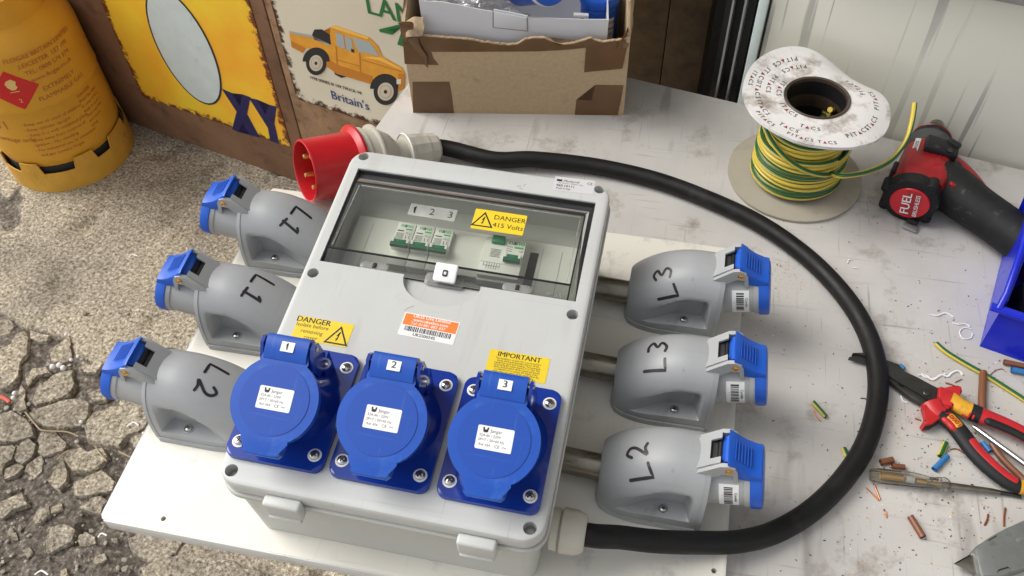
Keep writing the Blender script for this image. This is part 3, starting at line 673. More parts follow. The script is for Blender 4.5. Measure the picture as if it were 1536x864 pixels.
for x, y in HOL:                  # recessed cover screws
    s_ = lathe([(0, -.0118), (.0035, -.0118), (.0042, -.013), (.0042, -.0142)], 20, LX @ T(x, y, 0)); s_.build('cover_screw', m_case2, lid)
# dished thumb recess under the window
dd = M(); nn = 9
def dish(x, y): return -.0006 - .0070 * max(0, min(1, (y - .008) / .03))
rows = []
for j in range(nn):
    y = .0100 + (.040 - .0100) * j / (nn - 1); hw = .0395 * math.sqrt(max(0, 1 - min(1, (.0395 - y) / .0295) ** 2)) if y < .0395 else .0395
    rows.append([(-.003 + hw * (k / 12 * 2 - 1), y, dish(0, y)) for k in range(13)])
dd.add([LX @ Vector(p) for r in rows for p in r], [(j * 13 + k, j * 13 + k + 1, (j + 1) * 13 + k + 1, (j + 1) * 13 + k) for j in range(nn - 1) for k in range(12)])
dd.build('thumb_recess', m_case, lid, 60)
# base: seal rim, then walls down to the board
rings = [[LX @ Vector(p) for p in rr_ring(i, z)] for i, z in ((.003, -.0178), (.003, -.0198), (-.0014, -.0200), (-.0022, -.0212), (-.0022, -.0262), (-.0012, -.0272), (.003, -.0274), (.0038, -.032))]
bot_ = [LX @ Vector(p) for p in rr_ring(.0085, -.12)]
def drop(p, z):
    t = (p.z - z) / nl.z; q = p - nl * t; return q
lowr = [drop(LX @ Vector(p), .0005) for p in rr_ring(.0075, -.035)]
for q in lowr: q.y += 0
loft(rings + [lowr], None, False, True).build('enclosure_base', m_case2, db, 30)
# spring latches on the front and hinges
for (u0, u1, v_) in ((393, 452, 760), (687, 742, 818)):
    xc = (lp(u0, v_, -.012)[0] + lp(u1, v_, -.012)[0]) / 2
    la = box(.034, .0105, .0245, LX @ T(xc, YO - H_ / 2 - .0052, -.0195), .0028, 3); la.build('latch', m_case, db, 40)
    box(.030, .004, .006, LX @ T(xc, YO - H_ / 2 - .0095, -.0325) @ RX(25), .001).build('latch_tip', m_case2, db, 40)
for sx in (-1, 1): box(.02, .004, .02, LX @ T(sx * .095, YO + H_ / 2 + .002, -.02), .0012).build('hinge', m_case2, db, 40)
# ---- window: tray, breakers and tinted cover
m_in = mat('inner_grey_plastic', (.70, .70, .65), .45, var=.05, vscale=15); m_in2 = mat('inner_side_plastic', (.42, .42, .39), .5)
IX = lambda x, y, z: LX @ T(x, y, z)
tray = M()
x0_, x1_, y0_, y1_ = WX0 + .001, WX1 - .001, WY0 + .001, WY1 - .001; zt, zb = -.0172, -.036
FY = .118
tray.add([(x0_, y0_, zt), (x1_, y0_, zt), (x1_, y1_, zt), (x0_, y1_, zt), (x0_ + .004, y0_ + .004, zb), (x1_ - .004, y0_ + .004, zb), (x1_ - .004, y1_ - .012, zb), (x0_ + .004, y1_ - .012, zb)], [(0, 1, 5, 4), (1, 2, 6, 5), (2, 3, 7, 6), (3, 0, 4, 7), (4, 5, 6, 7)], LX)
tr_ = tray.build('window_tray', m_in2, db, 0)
def lxy(cx8, cy8, off): return lp(420 + cx8 / 2.88, 220 + cy8 / 2.88, off)      # from the enlarged view of the window
ZP = -.030
a_, b_, c_, d_ = lxy(345, 300, ZP), lxy(1330, 440, ZP), lxy(1290, 640, ZP), lxy(265, 500, ZP)
px0, px1 = (a_[0] + d_[0]) / 2, (b_[0] + c_[0]) / 2; py1 = (a_[1] + b_[1]) / 2; py0 = WY0 + .006
prism(rrect(px1 - px0, py1 - py0, .002, 3, (px0 + px1) / 2, (py0 + py1) / 2), -.0355, ZP, LX, .0006).build('face_plate', m_in, tr_, 30)
for x8 in (395, 1165, 1250): 
    q = lxy(x8, 400, ZP); box(.0006, (py1 - py0) * .8, .0004, IX(q[0] - .004, (py0 + py1) / 2, ZP + .0001)).build('slot_line', m_in2, tr_, 0)
m_brk = mat('breaker_grey', (.74, .74, .69), .45); m_tog = mat('green_toggle', (.02, .11, .06), .4); m_gbr = mat('bright_green', (.01, .20, .08), .4); m_gpr = mat('green_print_small', (.08, .42, .15), .5)
ZB = -.014                        # breaker faces
t0, t1 = lxy(510, 330, ZB), lxy(755, 355, ZB)
bwid = (t1[0] - t0[0]) / 3 * 1.01
K = 1.42
def breaker(x, w_, ytop, ybot):
    B_ = IX(x + w_ / 2, 0, 0)
    b = prism(rrect(w_ - .0007, ytop - ybot, .0006, 2, 0, (ytop + ybot) / 2), -.0355, ZB - .006, B_, .0004).build('circuit_breaker', m_brk, db, 30)
    prism(rrect(w_ - .0011, .029 + .004, .0006, 2, 0, ytop - .0165), ZB - .0065, ZB, B_, .0005).build('raised_front', m_brk, b, 30)
    return b, B_
ytp = (t0[1] + t1[1]) / 2; ybt = ytp - .052
def toggle(b, B_, xx, tw, yt):
    for s_ in (-1, 1): box(.0030, .0088, .0065, B_ @ T(xx + s_ * (tw / 2 - .0024), yt + .0016, ZB + .0015), .0009).build('cheek', m_brk, b)
    tube([(xx - tw * .44, yt - .0030, ZB + .0040), (xx + tw * .44, yt - .0030, ZB + .0040)], .0029, 14, X=B_).build('toggle', m_tog, b)
    box(tw * .62, .0075, .0042, B_ @ T(xx, yt + .0016, ZB + .001), .0008).build('toggle_root', m_gbr, b)
for k in range(3):
    x = t0[0] + k * bwid; b, B_ = breaker(x, bwid, ytp, ybt); toggle(b, B_, 0, bwid, ytp - .0300)
    p = M(); z = ZB + .0001
    p.slot(m_gpr).merge(text('n', .0072, B_ @ T(-.0042, ytp - .0036, z), bold=.03)).merge(text('no', .0072, B_ @ T(.0036, ytp - .0036, z), bold=.03))
    p.slot(BLK).merge(text('a', .0072, B_ @ T(-.0009, ytp - .0036, z), bold=.03))
    p.slot(m_gpr).merge(box(bwid * .34, .0020, .0001, B_ @ T(bwid * .2, ytp - .0085, z)))
    p.slot(BLK).merge(box(bwid * .34, .0014, .0001, B_ @ T(-bwid * .22, ytp - .0112, z)))
    for i in range(6): p.merge(box(bwid * (.42 - .05 * (i % 2)), .0005, .0001, B_ @ T(-bwid * .2, ytp - .0146 - i * .0014, z)))
    p.merge(lathe([(.0013, 0), (.0013, .0001), (.0010, .0001), (.0010, 0)], 14, B_ @ T(bwid * .14, ytp - .0135, z), False, False)).merge(stroke([(bwid * .25, ytp - .0147), (bwid * .33, ytp - .0122), (bwid * .41, ytp - .0147), (bwid * .25, ytp - .0147)], .0004, B_ @ T(0, 0, z), n=1))
    p.merge(stroke([(bwid * .12, ytp - .017), (bwid * .14, ytp - .0215)], .0006, B_ @ T(0, 0, z), n=1)).merge(stroke([(bwid * .36, ytp - .0165), (bwid * .28, ytp - .0185), (bwid * .38, ytp - .0215)], .0005, B_ @ T(0, 0, z)))
    p.build('printed_front', None, b, 0)
q0, q1 = lxy(752, 360, ZB), lxy(895, 400, ZB)
prism(rrect(q1[0] - q0[0] + .020, .052, .001, 2, (q0[0] + q1[0]) / 2 + .009, ytp - .026), -.0355, ZB - .006, IX(0, 0, 0), .0005).build('blank_cover', m_in, db, 30)
r0_, r1_ = lxy(893, 385, ZB), lxy(1072, 400, ZB)
bx0, bx1 = r0_[0], r1_[0]; b, B_ = breaker(bx0, bx1 - bx0, ytp - .001, ybt - .002); bw2 = bx1 - bx0; tw = bwid * .95
prism(rrect(bw2 - .0011, .049, .0006, 2, 0, ytp - .0262), ZB - .0065, ZB - .0010, B_, .0005).build('raised_front', m_brk, b, 30)
toggle(b, B_, bw2 / 2 - tw / 2 - .001, tw, ytp - .0275)
box(.0135, .0095, .005, B_ @ T(-bw2 / 2 + .014, ytp - .0055, ZB + .0018), .001).build('test_button', m_gbr, b)
p = M(); z = ZB + .0001; R_ = bw2 / 2
p.slot(m_gpr).merge(text('n', .0090, B_ @ T(R_ - .0165, ytp - .0045, z), bold=.03)).merge(text('no', .0090, B_ @ T(R_ - .0060, ytp - .0045, z), bold=.03)).merge(box(.0095, .0024, .0001, B_ @ T(R_ - .0070, ytp - .0108, z)))
p.slot(BLK).merge(text('a', .0090, B_ @ T(R_ - .0122, ytp - .0045, z), bold=.03))
for i in range(7): p.merge(box(.0115 - .0018 * (i % 2), .0006, .0001, B_ @ T(-R_ + .0140, ytp - .0168 - i * .0016, z - .0000)))
for i in range(3): p.merge(box(.0062, .0006, .0001, B_ @ T(R_ - .0165, ytp - .0108 - i * .0028, z)))
p.merge(text('CE', .0036, B_ @ T(R_ - .0040, ytp - .0152, z)))
for i in range(5):
    x = -R_ + .0080 + i * .0026; p.merge(stroke([(x, ytp - .029), (x, ytp - .042)], .00035, B_ @ T(0, 0, z - .0009), n=1)).merge(stroke([(x - .001, ytp - .0315), (x + .001, ytp - .030)], .00035, B_ @ T(0, 0, z - .0009), n=1))
p.merge(stroke([(-R_ + .0045, ytp - .038), (-R_ + .0215, ytp - .038)], .0004, B_ @ T(0, 0, z - .0009), n=1)).merge(stroke([(-R_ + .0215, ytp - .034), (-R_ + .0215, ytp - .040)], .00035, B_ @ T(0, 0, z - .0009), n=1)).merge(stroke([(-R_ + .0045, ytp - .030), (-R_ + .0045, ytp - .038)], .00035, B_ @ T(0, 0, z - .0009), n=1))
p.build('printed_front', None, b, 0)
g_ = lxy(1075, 480, -.02); box(.009, .050, .0004, IX(g_[0] + .0035, ytp - .027, ZP + .0005)).build('open_slot', m_dark, tr_, 0)
# tinted cover: a flat pane, a sloping strip above and below, dark where its walls are seen edge on
m_pane = glassy('tinted_polycarbonate', (.84, .86, .82), .035, haze=.04, hazecol=(.6, .6, .58)); m_pane2 = glassy('tinted_strip', (.36, .37, .355), .06, haze=.10, hazecol=(.35, .36, .34))
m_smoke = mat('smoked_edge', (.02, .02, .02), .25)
yT, yB = .1535, .0615
wc = M(); wc.add([(WX0 + .001, yB, -.0022), (WX1 - .009, yB, -.0022), (WX1 - .009, yT, -.0022), (WX0 + .004, yT, -.0022)], [(0, 1, 2, 3)], LX)
win = wc.build('window_cover', m_pane, db, 0)
M().add([(WX0 + .004, yT, -.0024), (WX1 - .009, yT, -.0024), (WX1 - .001, WY1 - .001, -.0075), (WX0 + .001, WY1 - .001, -.0075)], [(0, 1, 2, 3)], LX).build('upper_strip', m_pane2, win, 0)
M().add([(WX0 + .001, WY0 + .001, -.0062), (WX1 - .001, WY0 + .001, -.0062), (WX1 - .009, yB, -.0024), (WX0 + .001, yB, -.0024)], [(0, 1, 2, 3)], LX).build('lower_strip', m_pane2, win, 0)
M().add([(WX1 - .001, WY0 + .001, -.0062), (WX1 - .001, WY1 - .001, -.0075), (WX1 - .009, yT, -.0024), (WX1 - .009, yB, -.0024)], [(0, 1, 2, 3)], LX).build('side_strip', m_pane2, win, 0)
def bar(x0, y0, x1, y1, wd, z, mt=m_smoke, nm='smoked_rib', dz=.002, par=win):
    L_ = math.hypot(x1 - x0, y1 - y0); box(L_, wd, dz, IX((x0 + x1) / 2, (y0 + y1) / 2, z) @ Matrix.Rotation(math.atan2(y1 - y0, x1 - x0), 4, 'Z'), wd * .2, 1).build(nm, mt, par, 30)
bar(WX0 + .002, yT, WX1 - .008, yT, .0016, -.0024); bar(WX0 + .001, yB, WX1 - .008, yB, .0018, -.0024)
bar(WX1 - .0085, WY0 + .001, WX1 - .0085, yT, .0016, -.0024); bar(WX0 + .0022, yB, WX0 + .0022, yT, .0012, -.0024)
for q in ((WX0, WY1 - .0006, WX1, WY1 - .0006), (WX1 - .0007, WY0, WX1 - .0007, WY1), (WX0, WY0 + .0005, -.044, WY0 + .0005), (.038, WY0 + .0005, WX1, WY0 + .0005), (WX0 + .0006, WY0, WX0 + .0006, WY1)): bar(*q, .0011, -.005, dz=.006)
bar(-.044, .0405, .038, .0405, .0009, -.006, dz=.002)
m_rim = glassy('pane_rim', (.82, .83, .80), .1, haze=.30, hazecol=(.7, .7, .67))
for q in ((WX0 + .010, yT - .0048, WX1 - .012, yT - .0048), (WX0 + .0085, yT - .005, WX0 + .0055, yB + .003), (WX1 - .0125, yT - .005, WX1 - .0125, yB + .003)): bar(*q, .0010, -.0012, m_rim, 'pane_rim', .001)
# clips and the white latch of the window
for x8 in (408, 1025):
    q = lxy(x8, 512 if x8 < 500 else 607, -.003); box(.004, .0062, .003, IX(q[0], q[1], -.004), .0008).build('clip', m_dark, win)
    prism(rrect(.030, .0095, .004, 5, q[0], q[1] - .0005), -.0046, -.0038, LX, .0004).build('clip_pocket', m_rim, win, 30)
q = lxy(712, 545, .004); wl_ = prism(rrect(.0228, .0195, .0022, 4), 0, .0035, IX(q[0] + .001, q[1], .003) @ RX(18), .0008, 2).build('white_latch', m_white, win, 40)
prism(rrect(.0052, .0068, .0012, 3), .0036, .0038, IX(q[0] + .001, q[1] - .001, .003) @ RX(18)).build('keyhole_rim', m_dark, wl_, 0)
prism(rrect(.0026, .0030, .0006, 3), .0038, .0041, IX(q[0] + .001, q[1] - .001, .003) @ RX(18)).build('key_slot', m_in, wl_, 0)
prism(rrect(.040, .015, .004, 5, q[0], q[1] - .004), -.0046, -.0036, LX, .0005).build('latch_pocket', m_rim, win, 30)
text('IP 55', .008, IX(.1085, .0475, -.0043), ext=.0002).build('moulded_words', m_rim, win, 0)
# ---- stickers
def one(size, X=None):              # a figure 1 with its flag
    h = size * .36; t = size * .06
    return prism([(-t, -h), (t, -h), (t, h), (-t * .2, h), (-t * 2.8, h * .66), (-t * 2.8, h * .48), (-t, h * .66)], .0, .00006, X)
def warn(h):                      # warning triangle with a lightning arrow, height h
    m = M(); s_ = h / 1.0; o_ = [(-.58 * s_, -.45 * s_), (.58 * s_, -.45 * s_), (0, .55 * s_)]; t = .085 * s_
    pts = [Vector(p) for p in o_]
    cen = sum(pts, Vector((0, 0))) / 3
    inn = [cen + (p - cen) * .76 for p in pts]
    m.v = [Vector((p.x, p.y, .00006)) for p in pts + inn]
    for i in range(3): m.face((i, (i + 1) % 3, 3 + (i + 1) % 3, 3 + i))
    bz = [(.03, .24), (-.09, -.03), (-.005, .0), (-.035, -.15), (-.075, -.14), (-.03, -.30), (.035, -.17), (-.005, -.16), (.05, .055), (-.03, .03), (.075, .22)]
    m.merge(prism([(x * s_, y * s_) for x, y in bz][::-1], .00003, .00008))
    return m
def label(name, X, w_, h_, bg, par, items, r=.001, bvh=None, nx=8):
    """items: list of (material, collector in label coordinates)"""
    m = M(); m.slot(bg)
    if bvh is None: m.merge(prism(rrect(w_, h_, r, 3), 0, .00018))
    else: m.merge(grid(w_, h_, nx, nx))
    for mt, it in items:
        m.slot(mt); it2 = M(); it2.v = [p + Vector((0, 0, .00018)) for p in it.v]; it2.f = it.f; it2.m = it.m; it2.mats = it.mats; m.merge(it2)
    mts = m.mats; m.mats = mts
    if bvh is None: m.v = [X @ p for p in m.v]
    else: drape(m, bvh, X, .0002)
    return m.build(name, None, par, 0)
def lf(corners, z=.0001):         # label frame and size from its four photographed corners tl tr br bl
    P = [Vector((*lp(*c, z), z)) for c in corners]; c_ = sum(P, Vector()) / 4
    xv = ((P[1] - P[0]) + (P[2] - P[3])).normalized(); wd = ((P[1] - P[0]).length + (P[2] - P[3]).length) / 2; hh = ((P[0] - P[3]).length + (P[1] - P[2]).length) / 2
    return LX @ frame(c_, xv, None, (0, 0, 1)), wd, hh
X_, w_, h_ = lf(((447, 473), (531, 487), (520, 522), (438, 507)))
label('danger_sticker', X_, w_, h_, m_yel, lid, [(BLK, text('DANGER', .0086, T(-.0120, .0095, 0), bold=.03, sx=1.0)), (BLK, text('Isolate before', .0062, T(-.0115, .0036, 0), sx=.95)), (BLK, text('removing', .0062, T(-.0100, -.0030, 0), sx=.95)), (BLK, text('cover', .0062, T(-.0090, -.0095, 0), sx=.95)), (BLK, (lambda m: (m.__setattr__('v', [T(.0165, -.0022, 0) @ p for p in m.v]), m)[1])(warn(.021)))])
X_, w_, h_ = lf(((609, 468), (690, 484), (680, 518), (595, 501)))
bars = M(); rnd = random.Random(2); x = -w_ / 2 + .005
while x < w_ / 2 - .0045: t = rnd.choice([.0004, .0007, .0011]); bars.merge(box(t, .0056, .00008, T(x, -.0045, .00006))); x += t + rnd.choice([.0005, .0008])
orp = prism([(-w_ / 2 + .0012, -.0008), (w_ / 2 - .001, -.0008), (w_ / 2 - .001, h_ / 2 - .001), (-w_ / 2 + .0012, h_ / 2 - .001)], 0, .00004)
up_ = lambda m: (m.__setattr__('v', [p + Vector((0, 0, .00006)) for p in m.v]), m)[1]
label('asset_sticker', X_, w_, h_, m_white, lid, [(m_org, orp), (m_white, up_(text('UKSS Live Limited', .0050, T(0, .0106, 0), bold=.026))), (m_white, up_(text('www.uksslive.com', .0047, T(0, .0062, 0), bold=.026))), (m_white, up_(text('Tel: 01481 882 437', .0044, T(-.0015, .0019, 0), bold=.010))), (BLK, bars), (BLK, text('UKSS00245', .0047, T(-.002, -.0102, 0), bold=.03))])
X_, w_, h_ = lf(((734, 523), (825, 538), (818, 576), (728, 560)))
its = [(BLK, text('IMPORTANT', .0074, T(0, .0095, 0), bold=.026))]
for i, s_ in enumerate(('This installation, or part of it, is protected by a', 'device which automatically switches off the', 'supply if an earth fault develops. Test quarterly', 'by pressing the button marked T or Test. The', 'device should switch off the supply and should', 'be switched on to restore the supply. If the', 'device does not switch off the supply when the', 'button is pressed seek expert advice')):
    its.append((BLK, text(s_, .00295, T(0, .0050 - i * .00232, 0), bold=.006, sx=.78, res=1)))
label('important_sticker', X_, w_, h_, m_yel, lid, its)
X_, w_, h_ = lf(((833, 264), (893, 272), (890, 292), (829, 285)))
m_sil = mat('silver_sticker', (.58, .57, .57), .35)
label('maker_sticker', X_, w_, h_, m_sil, lid, [(BLK, box(.006, .0028, .00006, T(-.0165, .0048, 0))), (BLK, text('Marlanvil', .0048, T(-.004, .0046, 0), shear=.3)), (BLK, text('CE', .0050, T(.0165, .0046, 0), bold=.01)), (BLK, text('Via Galvani 2 - Brescia - Italy', .0023, T(-.004, .0014, 0))), (BLK, text('960.10111', .0048, T(-.009, -.0026, 0), bold=.016)), (BLK, text('Made in Italy', .0030, T(-.0110, -.0066, 0), bold=.01))])
zc = -.0010
def lf2(c): return lf(c, zc)
pc = lambda x, y: (560 + x / 5.908, 280 + y / 5.908)
X_, w_, h_ = lf2((pc(320, 145), pc(735, 210), pc(728, 310), pc(318, 248)))
m_clear = glassy('clear_label', (.85, .86, .84), .3, haze=.42, hazecol=(.75, .76, .73))
label('number_strip', X_, w_, h_, m_clear, win, [(BLK, one(.0125, T(-w_ * .37, 0, 0))), (BLK, text('2', .0125, T(-.0005, 0, 0))), (BLK, text('3', .0125, T(w_ * .385, -.0003, 0)))])
X_, w_, h_ = lf2((pc(890, 195), pc(1350, 255), pc(1338, 440), pc(880, 365)))
tri = warn(.0205); tri.v = [T(-w_ * .30, -.0005, 0) @ p for p in tri.v]
label('voltage_sticker', X_, w_, h_, m_yel, win, [(BLK, tri), (BLK, text('DANGER', .0086, T(w_ * .19, .0052, 0), bold=.008, sx=.98)), (BLK, text('415 Volts', .0086, T(w_ * .19, -.0050, 0), bold=.008, sx=.98))])
# fine scratches and scuffs on the window and lid
rnd = random.Random(8)
for k in range(3): pass
for (x_, y_, L_, a_) in ((-.030, -.001, .010, 40), (.045, .178, .004, 10), (.052, .18, .003, 60), (.048, .176, .003, -30)):
    stroke([(0, 0), (L_ * .5, .0006), (L_, .0002)], .0009, IX(x_, y_, .00002) @ RZ(a_), h=.00003).build('scuff_mark', MATS.get('grey_scuff') or mat('grey_scuff', (.3, .28, .26), .6), lid, 0)
# ---- the three blue flange sockets
FS = [(-.0985, -.1225, '1'), (-.0035, -.1225, '2'), (.0925, -.1225, '3')]
TILT = 19
def screw_head(r, X, mt=None):
    m = lathe([(r, 0), (r, r * .18), (r * .85, r * .42), (r * .5, r * .56), (0, r * .6)], 20, X)
    return m
def cross(r, X): m = M(); m.merge(box(r * 1.1, r * .26, .0003, X @ T(0, 0, r * .58))); m.merge(box(r * .26, r * 1.1, .0003, X @ T(0, 0, r * .58 + .00002))); return m
first = None
for (fx, fy, num) in FS:
    if first is None:
        FX = LX @ T(fx, fy, 0)
        plate = prism(rrect(.0895, .1185, .009, 6), 0, .0062, None, .0012, 3).build('flange_socket', m_blue, db, 30, matrix=FX)
        # sloping housing: circle on the plate to the tilted mouth
        HC = Vector((0, -.0195, .0455)); HXf = T(*HC) @ RX(TILT)         # centre of the cover disc
        N_ = 56
        rings = []
        for t, rr__, in ((0, .0405), (.12, .0385), (.5, .0362), (1, .0352)):
            rg = []
            for k in range(N_):
                a_ = 2 * PI * k / N_; lo = Vector((rr__ * math.cos(a_), .002 + rr__ * math.sin(a_) * 1.02, .006)); hi = HXf @ Vector((rr__ * math.cos(a_), rr__ * math.sin(a_), -.003)); rg.append(lo.lerp(hi, t))
            rings.append(rg)
        loft(rings, FX).build('housing', m_blue, plate, 40)
        HX = FX @ HXf
        lathe([(.0368, -.0035), (.0372, -.002), (.0372, -.0008), (.0372, -.0006)], 56, HX, False, False).build('seal_ring', m_blue, plate, 40)
        # cover: disc with tab and hinge block in one outline
        def dsc(r, tw, ty, hw, hy, n=48):
            pts = []
            a0 = math.asin(tw / r); a1 = math.asin(hw / r)
            for k in range(n + 1):                       # right side from tab (bottom) up to hinge
                a_ = -PI / 2 + a0 + (PI - a0 - a1) * k / n; pts.append((r * math.cos(a_), r * math.sin(a_)))
            pts += [(hw, hy)] + [(-hw, hy)]
            for k in range(n + 1): a_ = PI / 2 + a1 + (PI - a0 - a1) * k / n; pts.append((r * math.cos(a_), r * math.sin(a_)))
            pts += [(-tw * .92, ty + .003), (-tw * .75, ty), (tw * .75, ty), (tw * .92, ty + .003)]
            return pts
        cov = prism(dsc(.0385, .019, -.0475, .0195, .052), -.0005, .0062, HX, .0022, 3).build('cover', m_blue2, plate, 35)
        prism(circle(.0305, 56), .0060, .0068, HX, .0005).build('cover_disc', m_disc, plate, 30)
        # hinge block sloping down at the top, with ears and pin
        hb_ = prism([(.0, 0), (.0, .0082), (-.010, .0078), (-.0175, .0035), (-.0185, -.006), (-.012, -.008)], -.0195, .0195, HX @ T(0, .0395, 0) @ RY(90) @ RX(0) @ RZ(0), 0)
        blk = loft([[(sx_, y, z) for y, z in ((.0345, -.001), (.0345, .0070), (.0400, .0096), (.0520, .0104), (.0560, .0085), (.0575, .0020), (.0560, -.010), (.046, -.010))] for sx_ in (-.0192, .0192)], HX)
        blk.build('hinge_block', m_blue2, plate, 30)
        for s_ in (-1, 1):
            ear = loft([[(x, y, z) for y, z in ((.030, -.002), (.0400, .006), (.047, .0105), (.053, .0085), (.0555, .002), (.052, -.022), (.038, -.030), (.030, -.022))] for x in (s_ * .0212, s_ * .0240)], HX)
            ear.build('hinge_ear', m_blue, plate, 30)
        tube([(-.0248, .0495, .003), (.0248, .0495, .003)], .0022, 12, X=HX).build('hinge_pin', m_steel, plate)
        blkb = loft([[(x, y, z) for x, y in ((-.024, .026), (.024, .026), (.024, .043), (-.024, .043))] for z in (.006, .036)], FX)
        blkb.build('hinge_base', m_blue, plate, 30)
        for sx_, sy_ in ((-1, 1), (1, 1), (-1, -1), (1, -1)):
            SX_ = FX @ T(sx_ * .0350, sy_ * .0448, .0062)
            lathe([(.0062, 0), (.0062, .0004), (.0054, .0007), (.0042, .0007)], 24, SX_, False, True).build('washer', m_white, plate, 30)
            screw_head(.0046, SX_ @ T(0, 0, .0004)).build('screw', m_steel, plate, 40)
            cross(.0046, SX_ @ T(0, 0, .0004) @ RZ(20 + 37 * sx_ + 11 * sy_)).build('screw_slot', m_dark, plate, 0)
        LB = HX @ T(.0005, .001, .00685)
        kk = prism([(-.002, -.0015), (-.001, -.002), (.001, -.002), (.002, -.0015), (.0026, .0022), (.0012, .0022), (.0008, .0004), (-.0008, .0004), (-.0012, .0022), (-.0026, .0022)], 0, .00006, T(-.0085, .0062, 0))
        label('rating_label', LB, .0305, .0195, m_white, plate, [(BLK, kk), (BLK, text('Jangar', .0040, T(.0005, .0060, 0))), (BLK, text('32A-6h / 220V', .0031, T(-.0042, .0018, 0))), (BLK, text('2P+T / 50+60 Hz', .0031, T(-.0026, -.0020, 0))), (BLK, text('Ref. 434', .0029, T(-.0075, -.0060, 0))), (BLK, text('CE', .0036, T(.0030, -.0060, 0))), (BLK, text('IP44', .0018, T(.0090, -.0060, 0)))], .0012)
        first = plate
        fl_plate = plate
    else:
        plate = copy_tree(first, db, LX @ T(fx, fy, 0))
    plate['label'] = 'blue flange socket numbered ' + num
    PLS = (PLS + [(plate, fx, fy, num)]) if num != '1' else [(plate, fx, fy, num)]
for plate, fx, fy, num in PLS:
    HX2 = LX @ T(fx, fy, 0) @ T(0, -.0195, .0455) @ RX(TILT)
    label('number_label', HX2 @ T(0.001, .0465, .0104) @ RX(-4), .0118, .0098, m_white, plate, [(BLK, one(.0085) if num == '1' else text(num, .0085, T(0, 0, 0), bold=.03, sx=1.1))], .0004)
# ---- cable gland at the lower right corner of the enclosure
GY = -.186
def gland(X, par, s=1.0):
    b = lathe([(.0185 * s, 0), (.0195 * s, .001), (.0195 * s, .007 * s), (.0185 * s, .008 * s), (.0165 * s, .008 * s), (.0165 * s, .009 * s)], 6 * 6, X); b.build('cable_gland', m_cream, par, 40)
    n_ = 64; R0 = .0205 * s
    rings = []
    for z, f, kn in ((.009, .92, 0), (.0105, 1.0, 1), (.0235, .99, 1), (.0275, .93, 0), (.031, .84, 0), (.0325, .74, 0), (.0322, .62, 0)):
        rings.append([((R0 * f + (.00045 * (k % 2) if kn else 0)) * math.cos(2 * PI * k / n_), (R0 * f + (.00045 * (k % 2) if kn else 0)) * math.sin(2 * PI * k / n_), z * s) for k in range(n_)])
    loft(rings, X).build('gland_nut', m_cream, par, 50)
gp = at(858, 795, .050)
GXX = frame((.1105, gp.y, .046), (0, 1, 0), None, (1, 0, 0)) @ T(0, 0, 0)
gland(GXX, db)
# ---- six grey side sockets
L0 = .0985; HWD = .042; HTT = .078
def body_h(x, y):                 # height of the moulded hood over the board; x from the back (0) to the mouth (L0)
    s = max(0, min(1, x / L0)); a_ = HWD * (.62 + .38 * min(1, (1 - (1 - min(1, s / .45)) ** 2)) ** .5); t = min(1, abs(y) / a_)
    top = .034 + (HTT - .034) * math.sin(min(1, (s + .04) / .80) * PI / 2) ** .9
    h = top * (1 - t ** 2.7) ** (1 / 2.25) if t < 1 else 0
    return h, a_
def socket_body():
    m = M(); NX = 60; sm = lambda e0, e1, t: (lambda u: u * u * (3 - 2 * u))(max(0, min(1, (t - e0) / (e1 - e0))))
    lev = [0, .006, .0125, .0145, .0150, .0154, .0162, .0185, .0225, .027, .0315, .036, .040, .044, .047, .050, .053, .056]; rows = []
    for i in range(NX + 1):
        s = (i / NX) ** 1.15; x = L0 * s; top, a_ = body_h(x, 0); half = []; f = top / HTT
        dep0 = .0170 * sm(.14, .60, s) * (1 - sm(.85, .93, s)); rise = .008 * sm(.85, .3, s) if False else 0
        for z in lev:
            zz = z * f; y = a_ * (1 - (zz / top) ** 2.7) ** (1 / 2.5)
            zt2 = .030 + .012 * sm(.2, .7, s)          # the pocket is taller towards the mouth
            d_ = dep0 * sm(.0150, .0160, z) * (1 - sm(zt2 - .004, zt2 + .014, z)); half.append((y - d_, zz))
        yl = half[-1][0]
        for k in range(1, 9): y = yl * math.cos(k / 8 * PI / 2); half.append((y, top * (1 - (y / a_) ** 2.5) ** (1 / 2.7)))
        row = [(x, -y, .004 + z) for y, z in half] + [(x, y, .004 + z) for y, z in half[-2::-1]]; rows.append(row)
    for r in rows: m.v += [Vector(p) for p in r]
    W2 = len(rows[0])
    for i in range(NX):
        for j in range(W2 - 1): a_ = i * W2 + j; m.face((a_, a_ + 1, a_ + W2 + 1, a_ + W2))
    m.face([j for j in range(W2)]); m.face([NX * W2 + j for j in range(W2)][::-1])
    return m
def base_outline(off):
    pts = []; n = 14
    for i in range(n + 1): x = L0 * (i / n) ** 1.25; pts.append((x, -(body_h(x, 0)[1] + off)))
    pts[-1] = (L0 + off * 0, pts[-1][1])
    q = [(x, -y) for x, y in pts[::-1]]
    return [(pts[0][0] - off, pts[0][1] * .8)] + pts + q + [(pts[0][0] - off, -pts[0][1] * .8)]
m_pin = mat('gold_rivet', (.8, .42, .10), .25, 1)
BXA = T(L0 - .012, 0, .0435) @ RY(-11) @ RY(90) @ RZ(90)   # barrel frame: z along the barrel, x = across (world y), y = up
